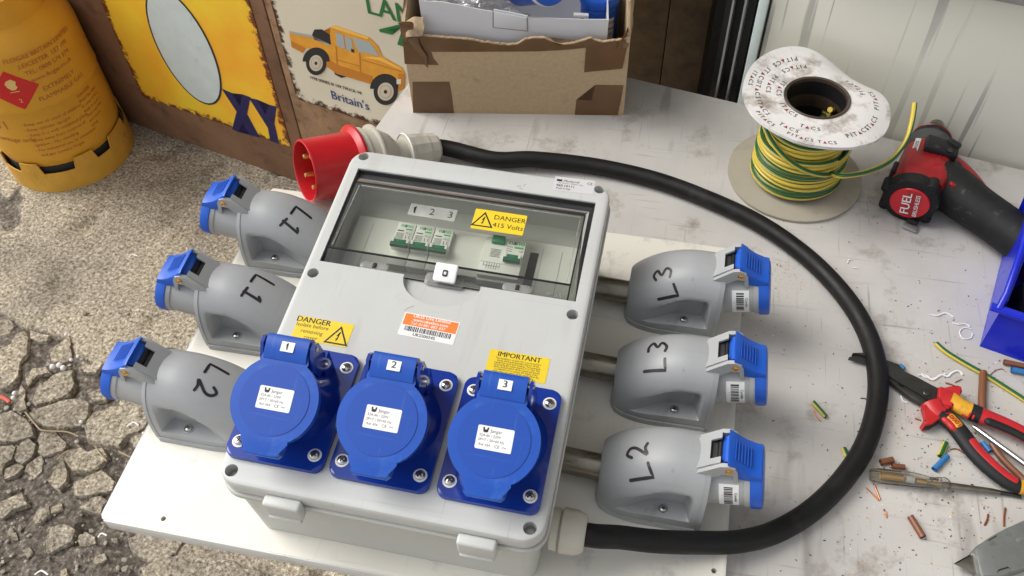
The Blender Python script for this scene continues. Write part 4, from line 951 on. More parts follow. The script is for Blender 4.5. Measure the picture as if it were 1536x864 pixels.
def side_socket(Xw):
    sb = socket_body(); body = sb.build('side_socket', m_sock, db, 28, matrix=Xw)
    WMb = Xw
    Wt = lambda m: (setattr(m, 'v', [Xw @ p for p in m.v]), m)[1]
    def sub(m, nm, mt, sm=30): return Wt(m).build(nm, mt, body, sm)
    sub(prism(base_outline(.0018), 0, .0075, None, .0008), 'base_rim', m_sock)
    # arch lip round the mouth
    lip = []
    for k in range(33):
        q = -1 + 2 * k / 32; t_ = math.sin(q * PI / 2); top_, a2_ = body_h(L0, 0); lip.append((L0, a2_ * t_, .004 + top_ * max(0, 1 - abs(t_) ** 2.5) ** (1 / 2.7)))
    ring_o = [(L0 + .0035, y * 1.0, z) for _, y, z in lip]; ring_b = [(L0 - .001, y * 1.012, z * 1.008) for _, y, z in lip]; ring_i = [(L0 + .0035, y * .90, .004 + (z - .004) * .94) for _, y, z in lip]; ring_d = [(L0 - .006, y * .88, .004 + (z - .004) * .93) for _, y, z in lip]
    sub(loft([ring_b, ring_o, ring_i, ring_d], None, False, False, closed=False), 'mouth_rim', m_sock, 40)
    inner = M(); inner.v = [Vector((L0 + .0005, y * .9, .004 + (z - .004) * .94)) for _, y, z in lip]; inner.face(range(len(inner.v))); sub(inner, 'mouth_plate', m_sock2, 0)
    # barrel
    sub(lathe([(.0305, .004), (.0305, .016), (.0288, .0175), (.0285, .019), (.0278, .050), (.0288, .0502), (.0292, .0515), (.0292, .0555), (.028, .0560)], 56, BXA), 'barrel', m_sock2, 40)
    lid_ = sub(lathe([(.0296, .0553), (.0304, .0560), (.0302, .0640), (.0292, .0662), (.024, .0672), (.0, .0674)], 56, BXA), 'blue_lid', m_blueb, 40)
    # blue flap rising from the lid edge to the hinge
    prof = [(.0662, .020), (.0655, .0300), (.0600, .0318), (.0520, .0370), (.0440, .0450), (.0385, .0520), (.0365, .0525), (.0370, .0430), (.0385, .0360), (.0440, .0290), (.0535, .0270), (.0550, .020)]
    def sl(x, sc=1): return [(x, y, z) for z, y in prof]
    rings = [[(x, y - dy, z) for z, y in prof] for x, dy in ((-.0185, .004), (-.0175, .0015), (-.012, 0), (.012, 0), (.0175, .0015), (.0185, .004))]
    sub(loft(rings, BXA), 'blue_flap', m_blueb, 40)
    for i in range(6):
        z0 = .0425 + i * .0026; y0 = .0470 - i * .0023
        sub(box(.020, .0010, .0011, BXA @ T(-.001, y0 + .0006, z0 + .0004), .0004, 1), 'grip_rib', m_blueb, 40)
    sub(tube([(-.0135, .0400, .0375), (.0135, .0400, .0375)], .0072, 20, X=BXA), 'hinge_barrel', m_blueb, 40)
    # two lugs reaching back to the mouth
    for s_ in (-1, 1):
        pr = [(.000, .012), (.000, .0275), (.030, .0475), (.0370, .0480), (.0430, .0440), (.0450, .0385), (.0450, .0215), (.0410, .0210), (.0408, .0330), (.0330, .0345), (.0120, .0200)]
        rg = [[(x, y, z) for z, y in pr] for x in (s_ * .0158, s_ * .0200)]
        m_ = loft(rg); m_.f = [f for f in m_.f if len(f) == 4]; m_.m = [0] * len(m_.f)
        tri_ = tessellate_polygon([[Vector((z, y, 0)) for z, y in pr]]); n_ = len(pr)
        for f in tri_: m_.face(tuple(f)); m_.face(tuple(n_ + i for i in f))
        m_.v = [BXA @ p for p in m_.v]
        sub(m_, 'hinge_lug', m_sock2, 30)
        sub(lathe([(.0031, 0), (.0031, .0012), (.0022, .0018), (.0012, .0012), (0, .0012)], 20, BXA @ T(s_ * .0200, .0405, .0375) @ RY(90 * s_)), 'rivet', m_pin, 40)
    # top web between the lugs with a square cut-out showing the dark spring
    sub(loft([[(x, y, z) for z, y in ((.000, .0270), (.000, .0300), (.0200, .0432), (.0205, .0405))] for x in (-.0160, .0160)], BXA), 'lug_web', m_sock2, 30)
    for s_ in (-1, 1): sub(loft([[(x, y, z) for z, y in ((.0200, .0405), (.0200, .0432), (.0300, .0492), (.0300, .0465))] for x in (s_ * .0160, s_ * .0098)], BXA), 'lug_web', m_sock2, 30)
    sub(box(.026, .010, .014, BXA @ T(0, .0345, .0270), .001), 'spring_pocket', m_dark, 30)
    sub(tube([(-.012, .0400, .0290), (.012, .0400, .0290)], .0030, 12, X=BXA), 'spring', m_black, 40)
    # fixing screws on the ledges
    for s_ in (-1, 1):
        SXX = T(L0 * .66, s_ * .0328, .0193)
        sub(lathe([(.0056, -.004), (.0056, .0007), (.0047, .0009), (.0045, -.001)], 24, SXX, False, True), 'screw_seat', m_sock, 30)
        sub(screw_head(.0040, SXX @ T(0, 0, .0004)), 'screw', m_steel, 40); sub(cross(.0040, SXX @ T(0, 0, .0004) @ RZ(33)), 'screw_slot', m_dark, 0)
    return body
RS = [(.146, .1505, 'L3', 'upper right'), (.146, .0315, 'L3', 'middle right'), (.146, -.0795, 'L2', 'lower right')]
LS = [(-.2105, .1545, 'L1', 'upper left'), (-.2115, .0385, 'L1', 'middle left'), (-.2137, -.0840, 'L2', 'lower left')]
bodm = socket_body(); bodb = bvh_of(bodm)
barm = lathe([(.0305, .004), (.0305, .016), (.0288, .0175), (.0285, .019), (.0278, .050)], 56, BXA); barb = bvh_of(barm)
SOCK = []
GL = {'L': [[(-.30, .5), (-.30, -.5), (.28, -.47)]], '1': [[(-.18, .3), (.02, .5), (.0, -.5)], [(-.25, -.48), (.28, -.46)]],
      '2': [[(-.26, .30), (-.05, .5), (.22, .36), (.16, .02), (-.26, -.48), (.05, -.38), (.30, -.46)]],
      '3': [[(-.25, .42), (.05, .5), (.25, .28), (-.02, .04), (.28, -.18), (.06, -.48), (-.28, -.38)]]}
for side, lst in (('R', RS), ('L', LS)):
    for i, (x, y, tx_, wh) in enumerate(lst):
        Xw = T(x, y, 0) @ (RZ(180) if side == 'L' else Matrix()) @ RZ([0, .6, -.5][i])
        SOCK.append((copy_tree(SOCK[0][0], db, Xw) if SOCK else side_socket(Xw), Xw, side, i, tx_, wh))
for b, Xw, side, i, tx_, wh in SOCK:
    if True:
        b['label'] = wh + ' grey side socket marked ' + tx_
        # marker writing, read from the right-hand side of the board
        wm = M(); sc = .0215
        uv_ = {'R': [(996, 424), (984, 533), (957, 692)], 'L': [(444, 332), (386, 434), (317, 571)]}[side][i]
        Xi_ = Xw.inverted(); hp, hn, _, _ = bodb.ray_cast(Xi_ @ CAM, (Xi_.to_3x3() @ ray(*uv_)).normalized())
        if hn.dot(Xi_.to_3x3() @ ray(*uv_)) > 0: hn = -hn
        wa_ = math.radians({'R': [94, 84, 98], 'L': [-106, -98, -97]}[side][i]); PXF = frame(hp, Xi_.to_3x3() @ Vector((math.cos(wa_), math.sin(wa_), 0)), None, hn)
        rj = random.Random(i + (7 if side == 'L' else 0))
        for k, ch in enumerate(tx_):
            for st_ in GL[ch]:
                pts = [((px_ + rj.uniform(-.04, .04)) * sc * .95 + (k - .5) * sc * .92, (py_ + rj.uniform(-.04, .04)) * sc) for px_, py_ in st_]
                if ch == 'L' or (ch == '1' and len(pts) < 4):
                    dn = []
                    for a_, c_ in zip(pts[:-1], pts[1:]): dn += [tuple(Vector(a_).lerp(Vector(c_), t)) for t in (0, .25, .5, .75)]
                    pts = dn + [pts[-1]]; wm.merge(stroke(pts, .0031, n=1))
                else: wm.merge(stroke(pts, .0031, n=5))
        drape(wm, bodb, PXF, .00025)
        wm.v = [Xw @ p for p in wm.v]; wm.build('marker_writing', m_marker, b, 0)
        if side == 'R':           # barcode sticker low on the near side of the barrel
            m = M(); rj = random.Random(5 + i); RB = .02855
            def patch(z0, z1, t0_, t1_, off, mt):
                n_ = max(1, int((t1_ - t0_) / 7)); m.slot(mt); k0 = len(m.v)
                for q_ in range(n_ + 1):
                    th_ = math.radians(t0_ + (t1_ - t0_) * q_ / n_)
                    for z in (z0, z1): r_ = RB + off - (z - .019) * .0226; m.v.append(Xw @ BXA @ Vector((r_ * math.cos(th_), r_ * math.sin(th_), z)))
                for q_ in range(n_): m.face((k0 + 2 * q_, k0 + 2 * q_ + 1, k0 + 2 * q_ + 3, k0 + 2 * q_ + 2))
            patch(.0275, .0455, 138, 208, .0002, m_white); th_ = 144
            while th_ < 196: t = rj.choice([1.2, 2.2, 3.4]); patch(.0320, .0400, th_, th_ + t, .0004, BLK); th_ += t + rj.choice([1.4, 2.4])
            for s_, z_, sz_, t_ in (('Condale', .0428, .0038, 156), ('5028113', .0298, .0028, 160)):
                q_ = text(s_, sz_, bold=.01); m.slot(BLK)
                for p in q_.v: th_ = math.radians(t_ + 12 + p.x / RB * 57.3); p.xyz = Xw @ BXA @ Vector(((RB - .0001) * math.cos(th_), (RB - .0001) * math.sin(th_), z_ + p.y))
                m.merge(q_)
            m.build('barcode_label', None, b, 0)
# conduits from the enclosure to the right-hand sockets and the left ones
for k, y in enumerate((.1465, .0385, -.0790)):
    tube([(.104, y + .001, .0185), (.150, y - .001, .0185)], .0135, 32, X=None).build('conduit', m_zinc, db, 40)
for y in (.1545, .0385, -.084): tube([(-.168, y, .0185), (-.214, y, .0185)], .0135, 32).build('conduit', m_zinc, db, 40)
# ------------------------------------------------------------------ supply cable with its red plug
cb_ = thing('supply_cable', 'thick black rubber cable looping over the bench from the enclosure to a red five-pin plug', 'cable', T(.5, .1, TZ))
CR = .0110; zt_ = TZ + CR
path = [(GXX @ Vector((0, 0, .018)))[:], (GXX @ Vector((0, 0, .040)))[:]]
for u, v, z in ((930, 806, .034), (985, 812, .026), (1050, 814, .016), (1110, 812, .004), (1165, 797, zt_ + .002), (1222, 762, zt_), (1272, 710, zt_), (1303, 655, zt_), (1317, 590, zt_), (1311, 530, zt_), (1288, 475, zt_), (1250, 424, zt_), (1200, 377, zt_), (1135, 333, zt_), (1060, 298, zt_), (980, 269, zt_), (890, 249, zt_), (800, 239, zt_ + .004), (740, 239, -.004)):
    path.append(at(u, v, z)[:])
PA = at(456, 257, .048); PB = at(628, 226, .008)
ax_ = (PB - PA).normalized(); PL = (PB - PA).length
path += [(PB + ax_ * .030)[:], (PB - ax_ * .03)[:]]
tube(spline(path, 9), CR, 24).build('sheath', m_rub, cb_, 60)
PX = frame(PA, None, None, None) if False else frame(PA, (0, 0, 1), None, ax_)     # z along the plug from its open mouth to the cable
PX = frame(PA, Vector((0, 0, 1)).cross(ax_) * -1, None, ax_)
s_ = .040
sh = lathe([(.0365, .040), (.0365, .004), (.0372, .0006), (.0385, 0), (.0400, .0006), (.0403, .003), (.0398, .0035), (.0400, .030), (.0405, .062)], 64, PX, True, False); sh.build('red_shroud', m_red, cb_, 40)
tube([(0, .0405, .014), (0, .0405, .036)], .0022, 8, X=PX @ RZ(65)).build('guide_rib', m_red, cb_)
prism(circle(.0028, 12), 0, .006, PX @ RZ(65) @ T(0, .0395, .013) @ RX(-90)).build('guide_rib', m_red, cb_)
for k in range(5):
    a_ = math.radians(90 + 72 * k + 36); r_ = .0042 if k == 2 else .0034
    lathe([(r_, .040), (r_, .0085), (r_ * .8, .0068), (r_ * .4, .0062), (0, .006)], 16, PX @ T(.0215 * math.cos(a_), .0215 * math.sin(a_), 0)).build('contact_pin', m_brass, cb_, 40)
lathe([(.0405, .060), (.0415, .061), (.0500, .066), (.0510, .068), (.0500, .0715), (.042, .073), (.04, .074)], 64, PX @ T(0, .003, 0), False, False).build('red_flange', m_red, cb_, 40)
b_ = lathe([(.0425, .0735), (.0435, .076), (.0435, .080), (.0405, .081), (.0400, .093), (.0450, .094), (.0450, .0965), (.0385, .0975), (.0375, .104), (.030, .117), (.0195, .126), (.0185, .150)], 48, PX, False, False); b_.build('grey_rear_shell', m_cream, cb_, 40)
lathe([(.0185, .140), (.0245, .1405), (.0255, .142), (.0255, .146), (.0240, .147), (.0235, .158), (.0228, .160)] + [(.0228, .1705), (.0215, .1715), (.0205, .184), (.017, .188), (.0125, .1885)], 12, PX, False, False).build('clamp_nut', m_cream, cb_, 20)
lathe([(.0258, .1395), (.0268, .141), (.0258, .1425)], 40, PX, False, False).build('white_ring', m_white, cb_, 40)
lb_ = M(); 
for k in range(9):
    for z in (.034, .056): a_ = math.radians(196 + k * 5); lb_.v.append(PX @ Vector((.0405 * math.cos(a_), .0405 * math.sin(a_), z)))
for k in range(8): lb_.face((2 * k, 2 * k + 2, 2 * k + 3, 2 * k + 1))
lb_.build('silver_label', m_sil, cb_, 60)
# ------------------------------------------------------------------ cardboard box with a white carton inside it
m_card = mat('brown_cardboard', (.50, .365, .22), .75, var=.12, vscale=60, stretch=(3, 3, .12), bump=.0003, bscale=60, dirt=(.30, .21, .12), dscale=8, damt=-.04)
m_core = mat('torn_cardboard', (.50, .37, .23), .9, var=.35, vscale=120, bump=.0006, bscale=180)
m_tape = mat('brown_parcel_tape', (.155, .078, .030), .28, var=.2, vscale=30, bump=.0004, bscale=45)
m_wcard = mat('white_cardboard', (.66, .66, .68), .5, var=.05, vscale=10, bump=.0002, bscale=25)
KA = at(620, 169, TZ); KB = at(935, 173, TZ); kx = (KB - KA).normalized(); KX = frame(KA, kx, (0, 0, 1)); KW = (KB - KA).length   # x along front, y up, z towards us
def kp(cx_, cy_): P = onplane(560 + cx_ / 3.657, cy_ / 3.657, KA, KX.to_3x3() @ Vector((0, 0, 1))); q = KX.inverted() @ P; return q.x, q.y
kb = thing('cardboard_box', 'open brown cardboard box with torn rim and tape at the back of the bench', 'box', KX)
KD = .175
def wall(pts, z0, z1, nm, mt=m_card, X=KX, par=kb, bev=0): return prism(pts, z0, z1, X, bev).build(nm, mt, par, 30)
top = [kp(*p) for p in ((1395, 205), (1380, 215), (1340, 222), (1295, 228), (1255, 232), (1215, 222), (1190, 208), (1160, 222), (1100, 238), (1050, 245), (1000, 243), (975, 225), (940, 210), (880, 210), (840, 215), (790, 243), (740, 247), (700, 243), (650, 237), (600, 232), (550, 222), (500, 214), (450, 210), (400, 207), (340, 204), (262, 196), (230, 190), (160, 192))]
rt = random.Random(3); tp2 = []
for (a_, b_) in zip(top[:-1], top[1:]):
    for k in range(4): tp2.append((a_[0] + (b_[0] - a_[0]) * k / 4, a_[1] + (b_[1] - a_[1]) * k / 4 + rt.uniform(-.0007, .0007)))
tp2.append((0, top[-1][1]))
wall([(0, 0), (KW, 0), (KW, top[0][1])] + tp2[1:], -.004, 0, 'front_wall')
tp3 = [(x, y + .0004) for x, y in tp2]
prism([(p[0], p[1] - .0016) for p in tp2] + [(x, y + .0006) for x, y in tp2[::-1]], -.0037, -.0004, KX).build('torn_edge', m_core, kb, 0)
def wallz(pts, x0_, x1_, nm, mt=m_card): return prism([(z, y) for z, y in pts], x0_, x1_, KX @ Matrix(((0, 0, 1, 0), (0, 1, 0, 0), (1, 0, 0, 0), (0, 0, 0, 1)))).build(nm, mt, kb, 30)
hR, hL = .150, .146
wallz([(-.0045, 0), (-KD, 0), (-KD, hR + .03), (-.12, hR + .022), (-.10, hR + .028), (-.07, hR + .01), (-.05, hR + .012), (-.03, hR - .005), (-.018, hR - .008), (-.0045, .135)], KW - .004, KW, 'side_wall')
wallz([(-.0045, 0), (-KD, 0), (-KD, hL + .03), (-.11, hL + .02), (-.08, hL + .028), (-.045, hL + .008), (-.02, hL + .004), (-.0045, .142)], 0, .004, 'side_wall')
wall([(0, 0), (KW, 0), (KW, .18), (KW * .7, .176), (KW * .5, .185), (KW * .2, .178), (0, .18)], -KD, -KD + .004, 'back_wall')
wall([(0.004, 0.0), (KW - .004, 0), (KW - .004, .003), (.004, .003)], -KD + .004, -.0045, 'floor')
# leftover corner flaps, crumpled
def crumple(pts, X, th, seed, amp, nm, mt, par, n=9):
    # patch between four corners (lists of 4 points), bent by noise
    A_, B_, C_, D_ = [Vector(p) for p in pts]; m = M()
    for j in range(n + 1):
        for i in range(n + 1):
            p = A_.lerp(B_, i / n).lerp(D_.lerp(C_, i / n), j / n); q = p * 45 + Vector((seed, seed * 2, 0))
            p = p + Vector((noise.noise(q), noise.noise(q + Vector((7, 0, 0))), noise.noise(q + Vector((0, 9, 0))))) * amp
            m.v.append(p)
    N1 = (n + 1) ** 2; nv = (B_ - A_).cross(D_ - A_).normalized() * th; m.v += [p - nv for p in m.v[:N1]]
    for j in range(n):
        for i in range(n): a_ = j * (n + 1) + i; m.face((a_, a_ + 1, a_ + n + 2, a_ + n + 1)); m.face(tuple(N1 + k for k in (a_ + n + 1, a_ + n + 2, a_ + 1, a_)))
    ed = [i for i in range(n + 1)] + [j * (n + 1) + n for j in range(1, n + 1)] + [n * (n + 1) + i for i in range(n - 1, -1, -1)] + [j * (n + 1) for j in range(n - 1, 0, -1)]
    for a_, b2 in zip(ed, ed[1:] + ed[:1]): m.face((a_, N1 + a_, N1 + b2, b2))
    m.v = [X @ p for p in m.v]; return m.build(nm, mt, par, 30)
q1, q2, q3, q4 = kp(155, 140), kp(262, 95), kp(265, 190), kp(165, 200)
crumple([(*q4, .002), (*q3, .004), (q2[0] + .002, q2[1], -.006), (*q1, -.010)], KX, .002, 1.0, .006, 'torn_flap', m_core, kb)
crumple([(.002, .120, .003), (.016, .132, .004), (.012, .152, .006), (-.004, .150, .002)], KX, .0015, 4.0, .009, 'crumpled_tape', m_tape, kb)
crumple([(KW - .022, .112, .002), (KW + .001, .118, .002), (KW + .003, .150, -.012), (KW - .006, .140, .001)], KX, .0012, 2.0, .006, 'crumpled_tape', m_tape, kb)
crumple([(KW - .002, .13, -.006), (KW + .006, .14, -.03), (KW + .002, .19, -.045), (KW - .004, .175, -.01)], KX, .003, 6.0, .006, 'torn_flap', m_card, kb)
q1, q2, q3, q4 = kp(178, 200), kp(245, 190), kp(310, 368), kp(285, 350)
crumple([(*q1, .0015), (*q2, .002), (*q3, .003), (*q4, .002)], KX, .0006, 8.0, .004, 'hanging_tape', m_tape, kb, 8)
# tape patches, laid just proud of the card
def tape(px, z=.0004, nm='parcel_tape'): 
    wall([kp(*p) for p in px], z - .0002, z, nm, m_tape)
tape([(215, 448), (418, 448), (430, 520), (442, 620), (218, 618)]); tape([(160, 198), (330, 215), (320, 285), (330, 320), (360, 356), (172, 350)])
prism([(x, y - .0004) for x, y in [tp2[i] for i in range(2, len(tp2) - 4, 2)]] + [kp(*p) for p in ((325, 283), (600, 282), (900, 280), (1050, 272), (1165, 260), (1385, 235))], .0005, .0008, KX).build('parcel_tape', m_tape, kb, 0)
tape([(1167, 258), (1385, 232), (1390, 262), (1366, 374), (1156, 394)], .0011); tape([(1218, 465), (1372, 467), (1362, 530), (1340, 632), (1104, 633), (1114, 546), (1196, 550)])
# white carton inside
ww_ = [kp(*p) for p in ((243, 0),)]
ctn = thing('white_carton', 'white cardboard carton with a locking tab, standing inside the brown box', 'carton', KX @ T(KW / 2, 0, -.06))
CZ = -.016
def kpz(cx_, cy_, z): P = onplane(560 + cx_ / 3.657, cy_ / 3.657, KX @ Vector((0, 0, z)), KX.to_3x3() @ Vector((0, 0, 1))); q = KX.inverted() @ P; return q.x, q.y
ctop = [kpz(*p, CZ) for p in ((1292, 108), (1150, 107), (1000, 102), (848, 95), (846, 88), (760, 70), (665, 52), (655, 64), (560, 48), (470, 28), (375, 10), (275, 6), (248, -6))]
cx0, cx1 = ctop[-1][0], ctop[0][0]
prism([(cx0 + .004, .004), (cx1 - .006, .004)] + ctop, CZ - .0015, CZ, KX, 0).build('front_panel', m_wcard, ctn, 30)
for xx_ in (cx0, cx1 - .002): prism([(CZ - .0015, .004), (-KD + .008, .004), (-KD + .008, ctop[0][1] + .01), (CZ - .0015, ctop[0][1] - .001)], xx_, xx_ + .0018, KX @ Matrix(((0, 0, 1, 0), (0, 1, 0, 0), (1, 0, 0, 0), (0, 0, 0, 1)))).build('side_panel', m_wcard, ctn, 30)
prism([(cx0, .004), (cx1, .004), (cx1, ctop[0][1] + .012), (cx0, ctop[0][1] + .012)], -KD + .006, -KD + .0078, KX).build('back_panel', m_wcard, ctn, 30)
prism([(cx0 + .002, .004), (cx1 - .002, .004), (cx1 - .002, .0055), (cx0 + .002, .0055)], -KD + .008, CZ - .002, KX).build('floor_panel', m_wcard, ctn, 30)
tb_ = [kpz(*p, CZ) for p in ((662, 60), (840, 95), (843, 165), (662, 146))]
prism(tb_, CZ + .0004, CZ + .0016, KX, .0004).build('locking_tab', m_wcard, ctn, 30)
m_cut = mat('carton_cut_edge', (.30, .29, .28), .8)
for sl_ in (((654, 58), (662, 58), (662, 150), (654, 146)), ((656, 146), (845, 166), (845, 172), (656, 152)), ((840, 95), (848, 96), (850, 172), (842, 170))): prism([kpz(*p, CZ) for p in sl_], CZ + .0001, CZ + .0004, KX).build('tab_slit', m_cut, ctn, 0)
# contents: blue tubs, a white stick and plastic bags
m_tubl = mat('white_tub_label', (.7, .7, .7), .4)
def tub(X, r, h, lab, cat, sd):
    t = thing('blue_tub', lab, cat, X)
    lathe([(0, 0), (r * .92, 0), (r * .96, .002), (r, .006), (r, h * .78), (r * .97, h * .79), (r * .97, h * .9)], 48, X, False, False).build('tub_body', m_blueb, t, 40)
    lathe([(r * .9, h * .84), (r * 1.07, h * .84), (r * 1.09, h * .86), (r * 1.09, h * .97), (r * 1.05, h), (0, h)], 48, X, False, False).build('screw_lid', m_blueb, t, 40)
    if sd: lathe([(r * 1.10, h * .84), (r * 1.13, h * .86), (r * 1.13, h * .93), (r * 1.10, h * .94)], 48, X, False, False).build('white_band', m_wcard, t, 40)
    m = M(); 
    for k in range(13):
        a_ = math.radians(sd * 40 - 100 + k * 5); 
        for z in (h * .18, h * .66): m.v.append(X @ Vector(((r + .0003) * math.cos(a_), (r + .0003) * math.sin(a_), z)))
    for k in range(12): m.face((2 * k, 2 * k + 2, 2 * k + 3, 2 * k + 1))
    lb = m.build('paper_label', m_tubl, t, 60)
    mm = M(); rj = random.Random(sd)
    for row in range(4):
        s__ = text(['PVC CLEAR', 'WARNING', 'UN 1133', 'CE 0086'][row], .0055, T(0, h * (.58 - .11 * row), 0), bold=.01)
        for p in s__.v: a_ = math.radians(sd * 40 - 70) + p.x / r; p.xyz = X @ Vector(((r + .0006) * math.cos(a_), (r + .0006) * math.sin(a_), p.y))
        mm.merge(s__)
    mm.build('label_print', BLK, t, 0)
    return t
tub(KX @ T(.150, .158, -.085) @ RZ(0) @ RY(28) @ RX(-90) @ RZ(20) @ RX(62), .032, .068, 'blue tub lying tilted with its white lid towards us, middle of the box', 'tub', 1)
tub(KX @ T(.262, .060, -.085) @ RX(-90), .026, .085, 'blue tub standing upright at the right end of the white carton', 'tub', 0)
# clear plastic bags: crumpled closed sheets
m_bag = glassy('clear_polythene', (.93, .93, .93), .12, haze=.22, hazecol=(.75, .74, .72))
def bag(X, sx, sy, sz, seed, lab):
    bm = bmesh.new(); bmesh.ops.create_icosphere(bm, subdivisions=5, radius=1); m = bm_to(bm)
    for p in m.v:
        q = p.copy(); f = 1 + .35 * noise.noise(q * 1.7 + Vector((seed, 0, 0))) + .22 * (.5 - abs(noise.noise(q * 3.4 + Vector((0, seed, 0))))) + .10 * (.4 - abs(noise.noise(q * 8 + Vector((0, 0, seed)))))
        p.xyz = X @ Vector((q.x * sx * f, q.y * sy * f, q.z * sz * f))
    return tag(m.build('plastic_bag', m_bag, None, 25), lab, 'plastic bag', 'plastic bags in the white carton')
bag(KX @ T(.085, .142, -.062), .048, .026, .034, 1, 'clear crumpled plastic bag at the left end of the white carton')
bag(KX @ T(.123, .124, -.040), .036, .024, .020, 5, 'clear plastic bag between the other bag and the tilted blue tub')
bag(KX @ T(.225, .104, -.045), .034, .018, .020, 9, 'clear plastic bag between the two blue tubs')
st = thing('white_clip', 'small white plastic T-shaped clip sticking up in front of the upright blue tub', 'clip', KX @ T(.236, .12, -.03))
box(.005, .034, .005, KX @ T(.240, .124, -.034) @ RZ(-12), .001).build('stem', m_white, st); box(.020, .005, .006, KX @ T(.236, .141, -.034) @ RZ(-3), .001).build('head', m_white, st)
# ------------------------------------------------------------------ drum of earth wire
SPC = Vector((.336, .411, TZ)); SX = T(*SPC)
m_ch = mat('grey_chipboard', (.38, .345, .275), .85, var=.12, vscale=8, bump=.0002, bscale=300, dirt=(.26, .23, .18), dscale=10, damt=-.02)
m_paper = mat('white_flange_paper', (.70, .68, .66), .6, var=.05, vscale=20, dirt=(.30, .26, .22), dscale=24, damt=.045, bump=.0003, bscale=120)
m_bore = mat('brown_bore', (.06, .04, .028), .35, var=.4, vscale=40)
m_wire = mat('earth_wire', (.8, .6, .05), .32)
n, l = mnodes(m_wire); b = n['Principled BSDF']; uv = n.new('ShaderNodeUVMap'); uv.uv_map = 'UVMap'; sx_ = n.new('ShaderNodeSeparateXYZ'); l.new(uv.outputs[0], sx_.inputs[0])
ma = n.new('ShaderNodeMath'); ma.operation = 'MULTIPLY_ADD'; l.new(sx_.outputs[1], ma.inputs[0]); ma.inputs[1].default_value = .35; l.new(sx_.outputs[0], ma.inputs[2])
sn = n.new('ShaderNodeMath'); sn.operation = 'FRACT'; l.new(ma.outputs[0], sn.inputs[0])
pg = n.new('ShaderNodeMath'); pg.operation = 'PINGPONG'; pg.inputs[1].default_value = .25; l.new(sn.outputs[0], pg.inputs[0])
mr = n.new('ShaderNodeMapRange'); mr.inputs[1].default_value = .138; mr.inputs[2].default_value = .150; l.new(pg.outputs[0], mr.inputs[0])
mx = n.new('ShaderNodeMix'); mx.data_type = 'RGBA'; l.new(mr.outputs[0], mx.inputs[0]); mx.inputs[6].default_value = (.60, .46, .06, 1); mx.inputs[7].default_value = (.012, .10, .035, 1); l.new(mx.outputs[2], b.inputs['Base Color'])
sp = thing('wire_drum', 'drum of green and yellow wire with a warped white printed top flange', 'wire drum', SX)
def flange(R_, r_, z, th, warp, mt, nm, seed, X=SX, nr=10, na=96, paper=None):
    m = M(); 
    def P(rr, a_, dz):
        ed = 1 + (.012 * noise.noise(Vector((math.cos(a_) * 2.2, math.sin(a_) * 2.2, seed))) + .004 * noise.noise(Vector((math.cos(a_) * 11, math.sin(a_) * 11, seed)))) * (rr / R_) ** 3
        return Vector((rr * ed * math.cos(a_), rr * ed * math.sin(a_), z + dz + warp(rr / R_, a_)))
    for dz in (th, 0):
        for i in range(nr + 1):
            for k in range(na): m.v.append(P(r_ + (R_ - r_) * i / nr, 2 * PI * k / na, dz))
    N = (nr + 1) * na
    for i in range(nr):
        for k in range(na):
            j = (k + 1) % na; a_, b_ = i * na, (i + 1) * na
            m.face((a_ + k, b_ + k, b_ + j, a_ + j)); m.face((N + a_ + j, N + b_ + j, N + b_ + k, N + a_ + k))
    for k in range(na):
        j = (k + 1) % na; e_ = nr * na
        m.slot(mt[1]) if isinstance(mt, tuple) else None
        m.face((e_ + k, N + e_ + k, N + e_ + j, e_ + j)); m.face((j, N + j, N + k, k))
    return m
fb = flange(.0865, .034, .0, .0042, lambda r, a_: 0, None, 'x', 3); fb.v = [SX @ p for p in fb.v]; fb.build('bottom_flange', m_ch, sp, 40)
ZTF = .127
def warp(r, a_):
    # rises to the back left, droops to the right, with a dip pressed into the left
    d = math.degrees(a_) % 360
    g = lambda c, w_: math.exp(-(((d - c + 180) % 360 - 180) / w_) ** 2)
    return r * r * (.012 * g(118, 45) + .004 * g(160, 25) - .024 * g(55, 30) - .012 * g(345, 40) + .004 * g(235, 45)) * (max(0, r - .42) / .58) ** .8
mf = M(); mf = flange(.0890, .0385, ZTF, .0040, warp, None, 'x', 8)
top_m = M(); top_m.v = [p.copy() for p in mf.v]; top_m.f = mf.f; top_m.m = [0] * len(mf.f)
fbv = bvh_of(mf)
mf.v = [SX @ p for p in mf.v]; tfl = mf.build('top_flange', m_paper, sp, 40)
pm = M(); rj = random.Random(12)
def arcword(s, R_, a0, size):
    # letters set round the hub, reading from outside; A becomes a red triangle
    mk = M(); mr_ = M(); a_ = a0
    for ch in s:
        wdt = size * (.78 if ch != 'I' else .45); a_ += wdt / 2 / R_
        X_ = RZ(math.degrees(a_) + 90) if False else Matrix.Rotation(a_ + PI / 2, 4, 'Z') @ T(0, -R_, 0)
        if ch == 'A': mr_.merge(prism([(-size * .28, -size * .30), (size * .28, -size * .30), (0, size * .30)], 0, .00005, X_))
        elif ch != ' ': mk.merge(text(ch, size, X_, bold=.025, sx=.95))
        a_ += wdt / 2 / R_
    return mk, mr_
bk_, rd__ = M(), M()
for R_, sz, words in ((.0455, .0088, (200, 262, 318, 20, 95, 150)), (.0585, .0085, (215, 250, 292, 335, 20, 100, 150, 180)), (.0715, .0088, (196, 228, 262, 296, 325, 355, 110, 145, 172)), (.0810, .0078, (205, 240, 268, 300, 330, 125, 160))):
    for d in words:
        if rj.random() < .40: continue
        k_, t_ = arcword('PITACS'[rj.choice([0, 0, 0, 2, 1]):], R_, math.radians(d + rj.uniform(-4, 4)), sz); bk_.merge(k_); rd__.merge(t_)
m_fade = mat('faded_print', (.05, .045, .05), .7, var=.5, vscale=120); m_rtri = mat('dark_red_print', (.26, .02, .03), .6)
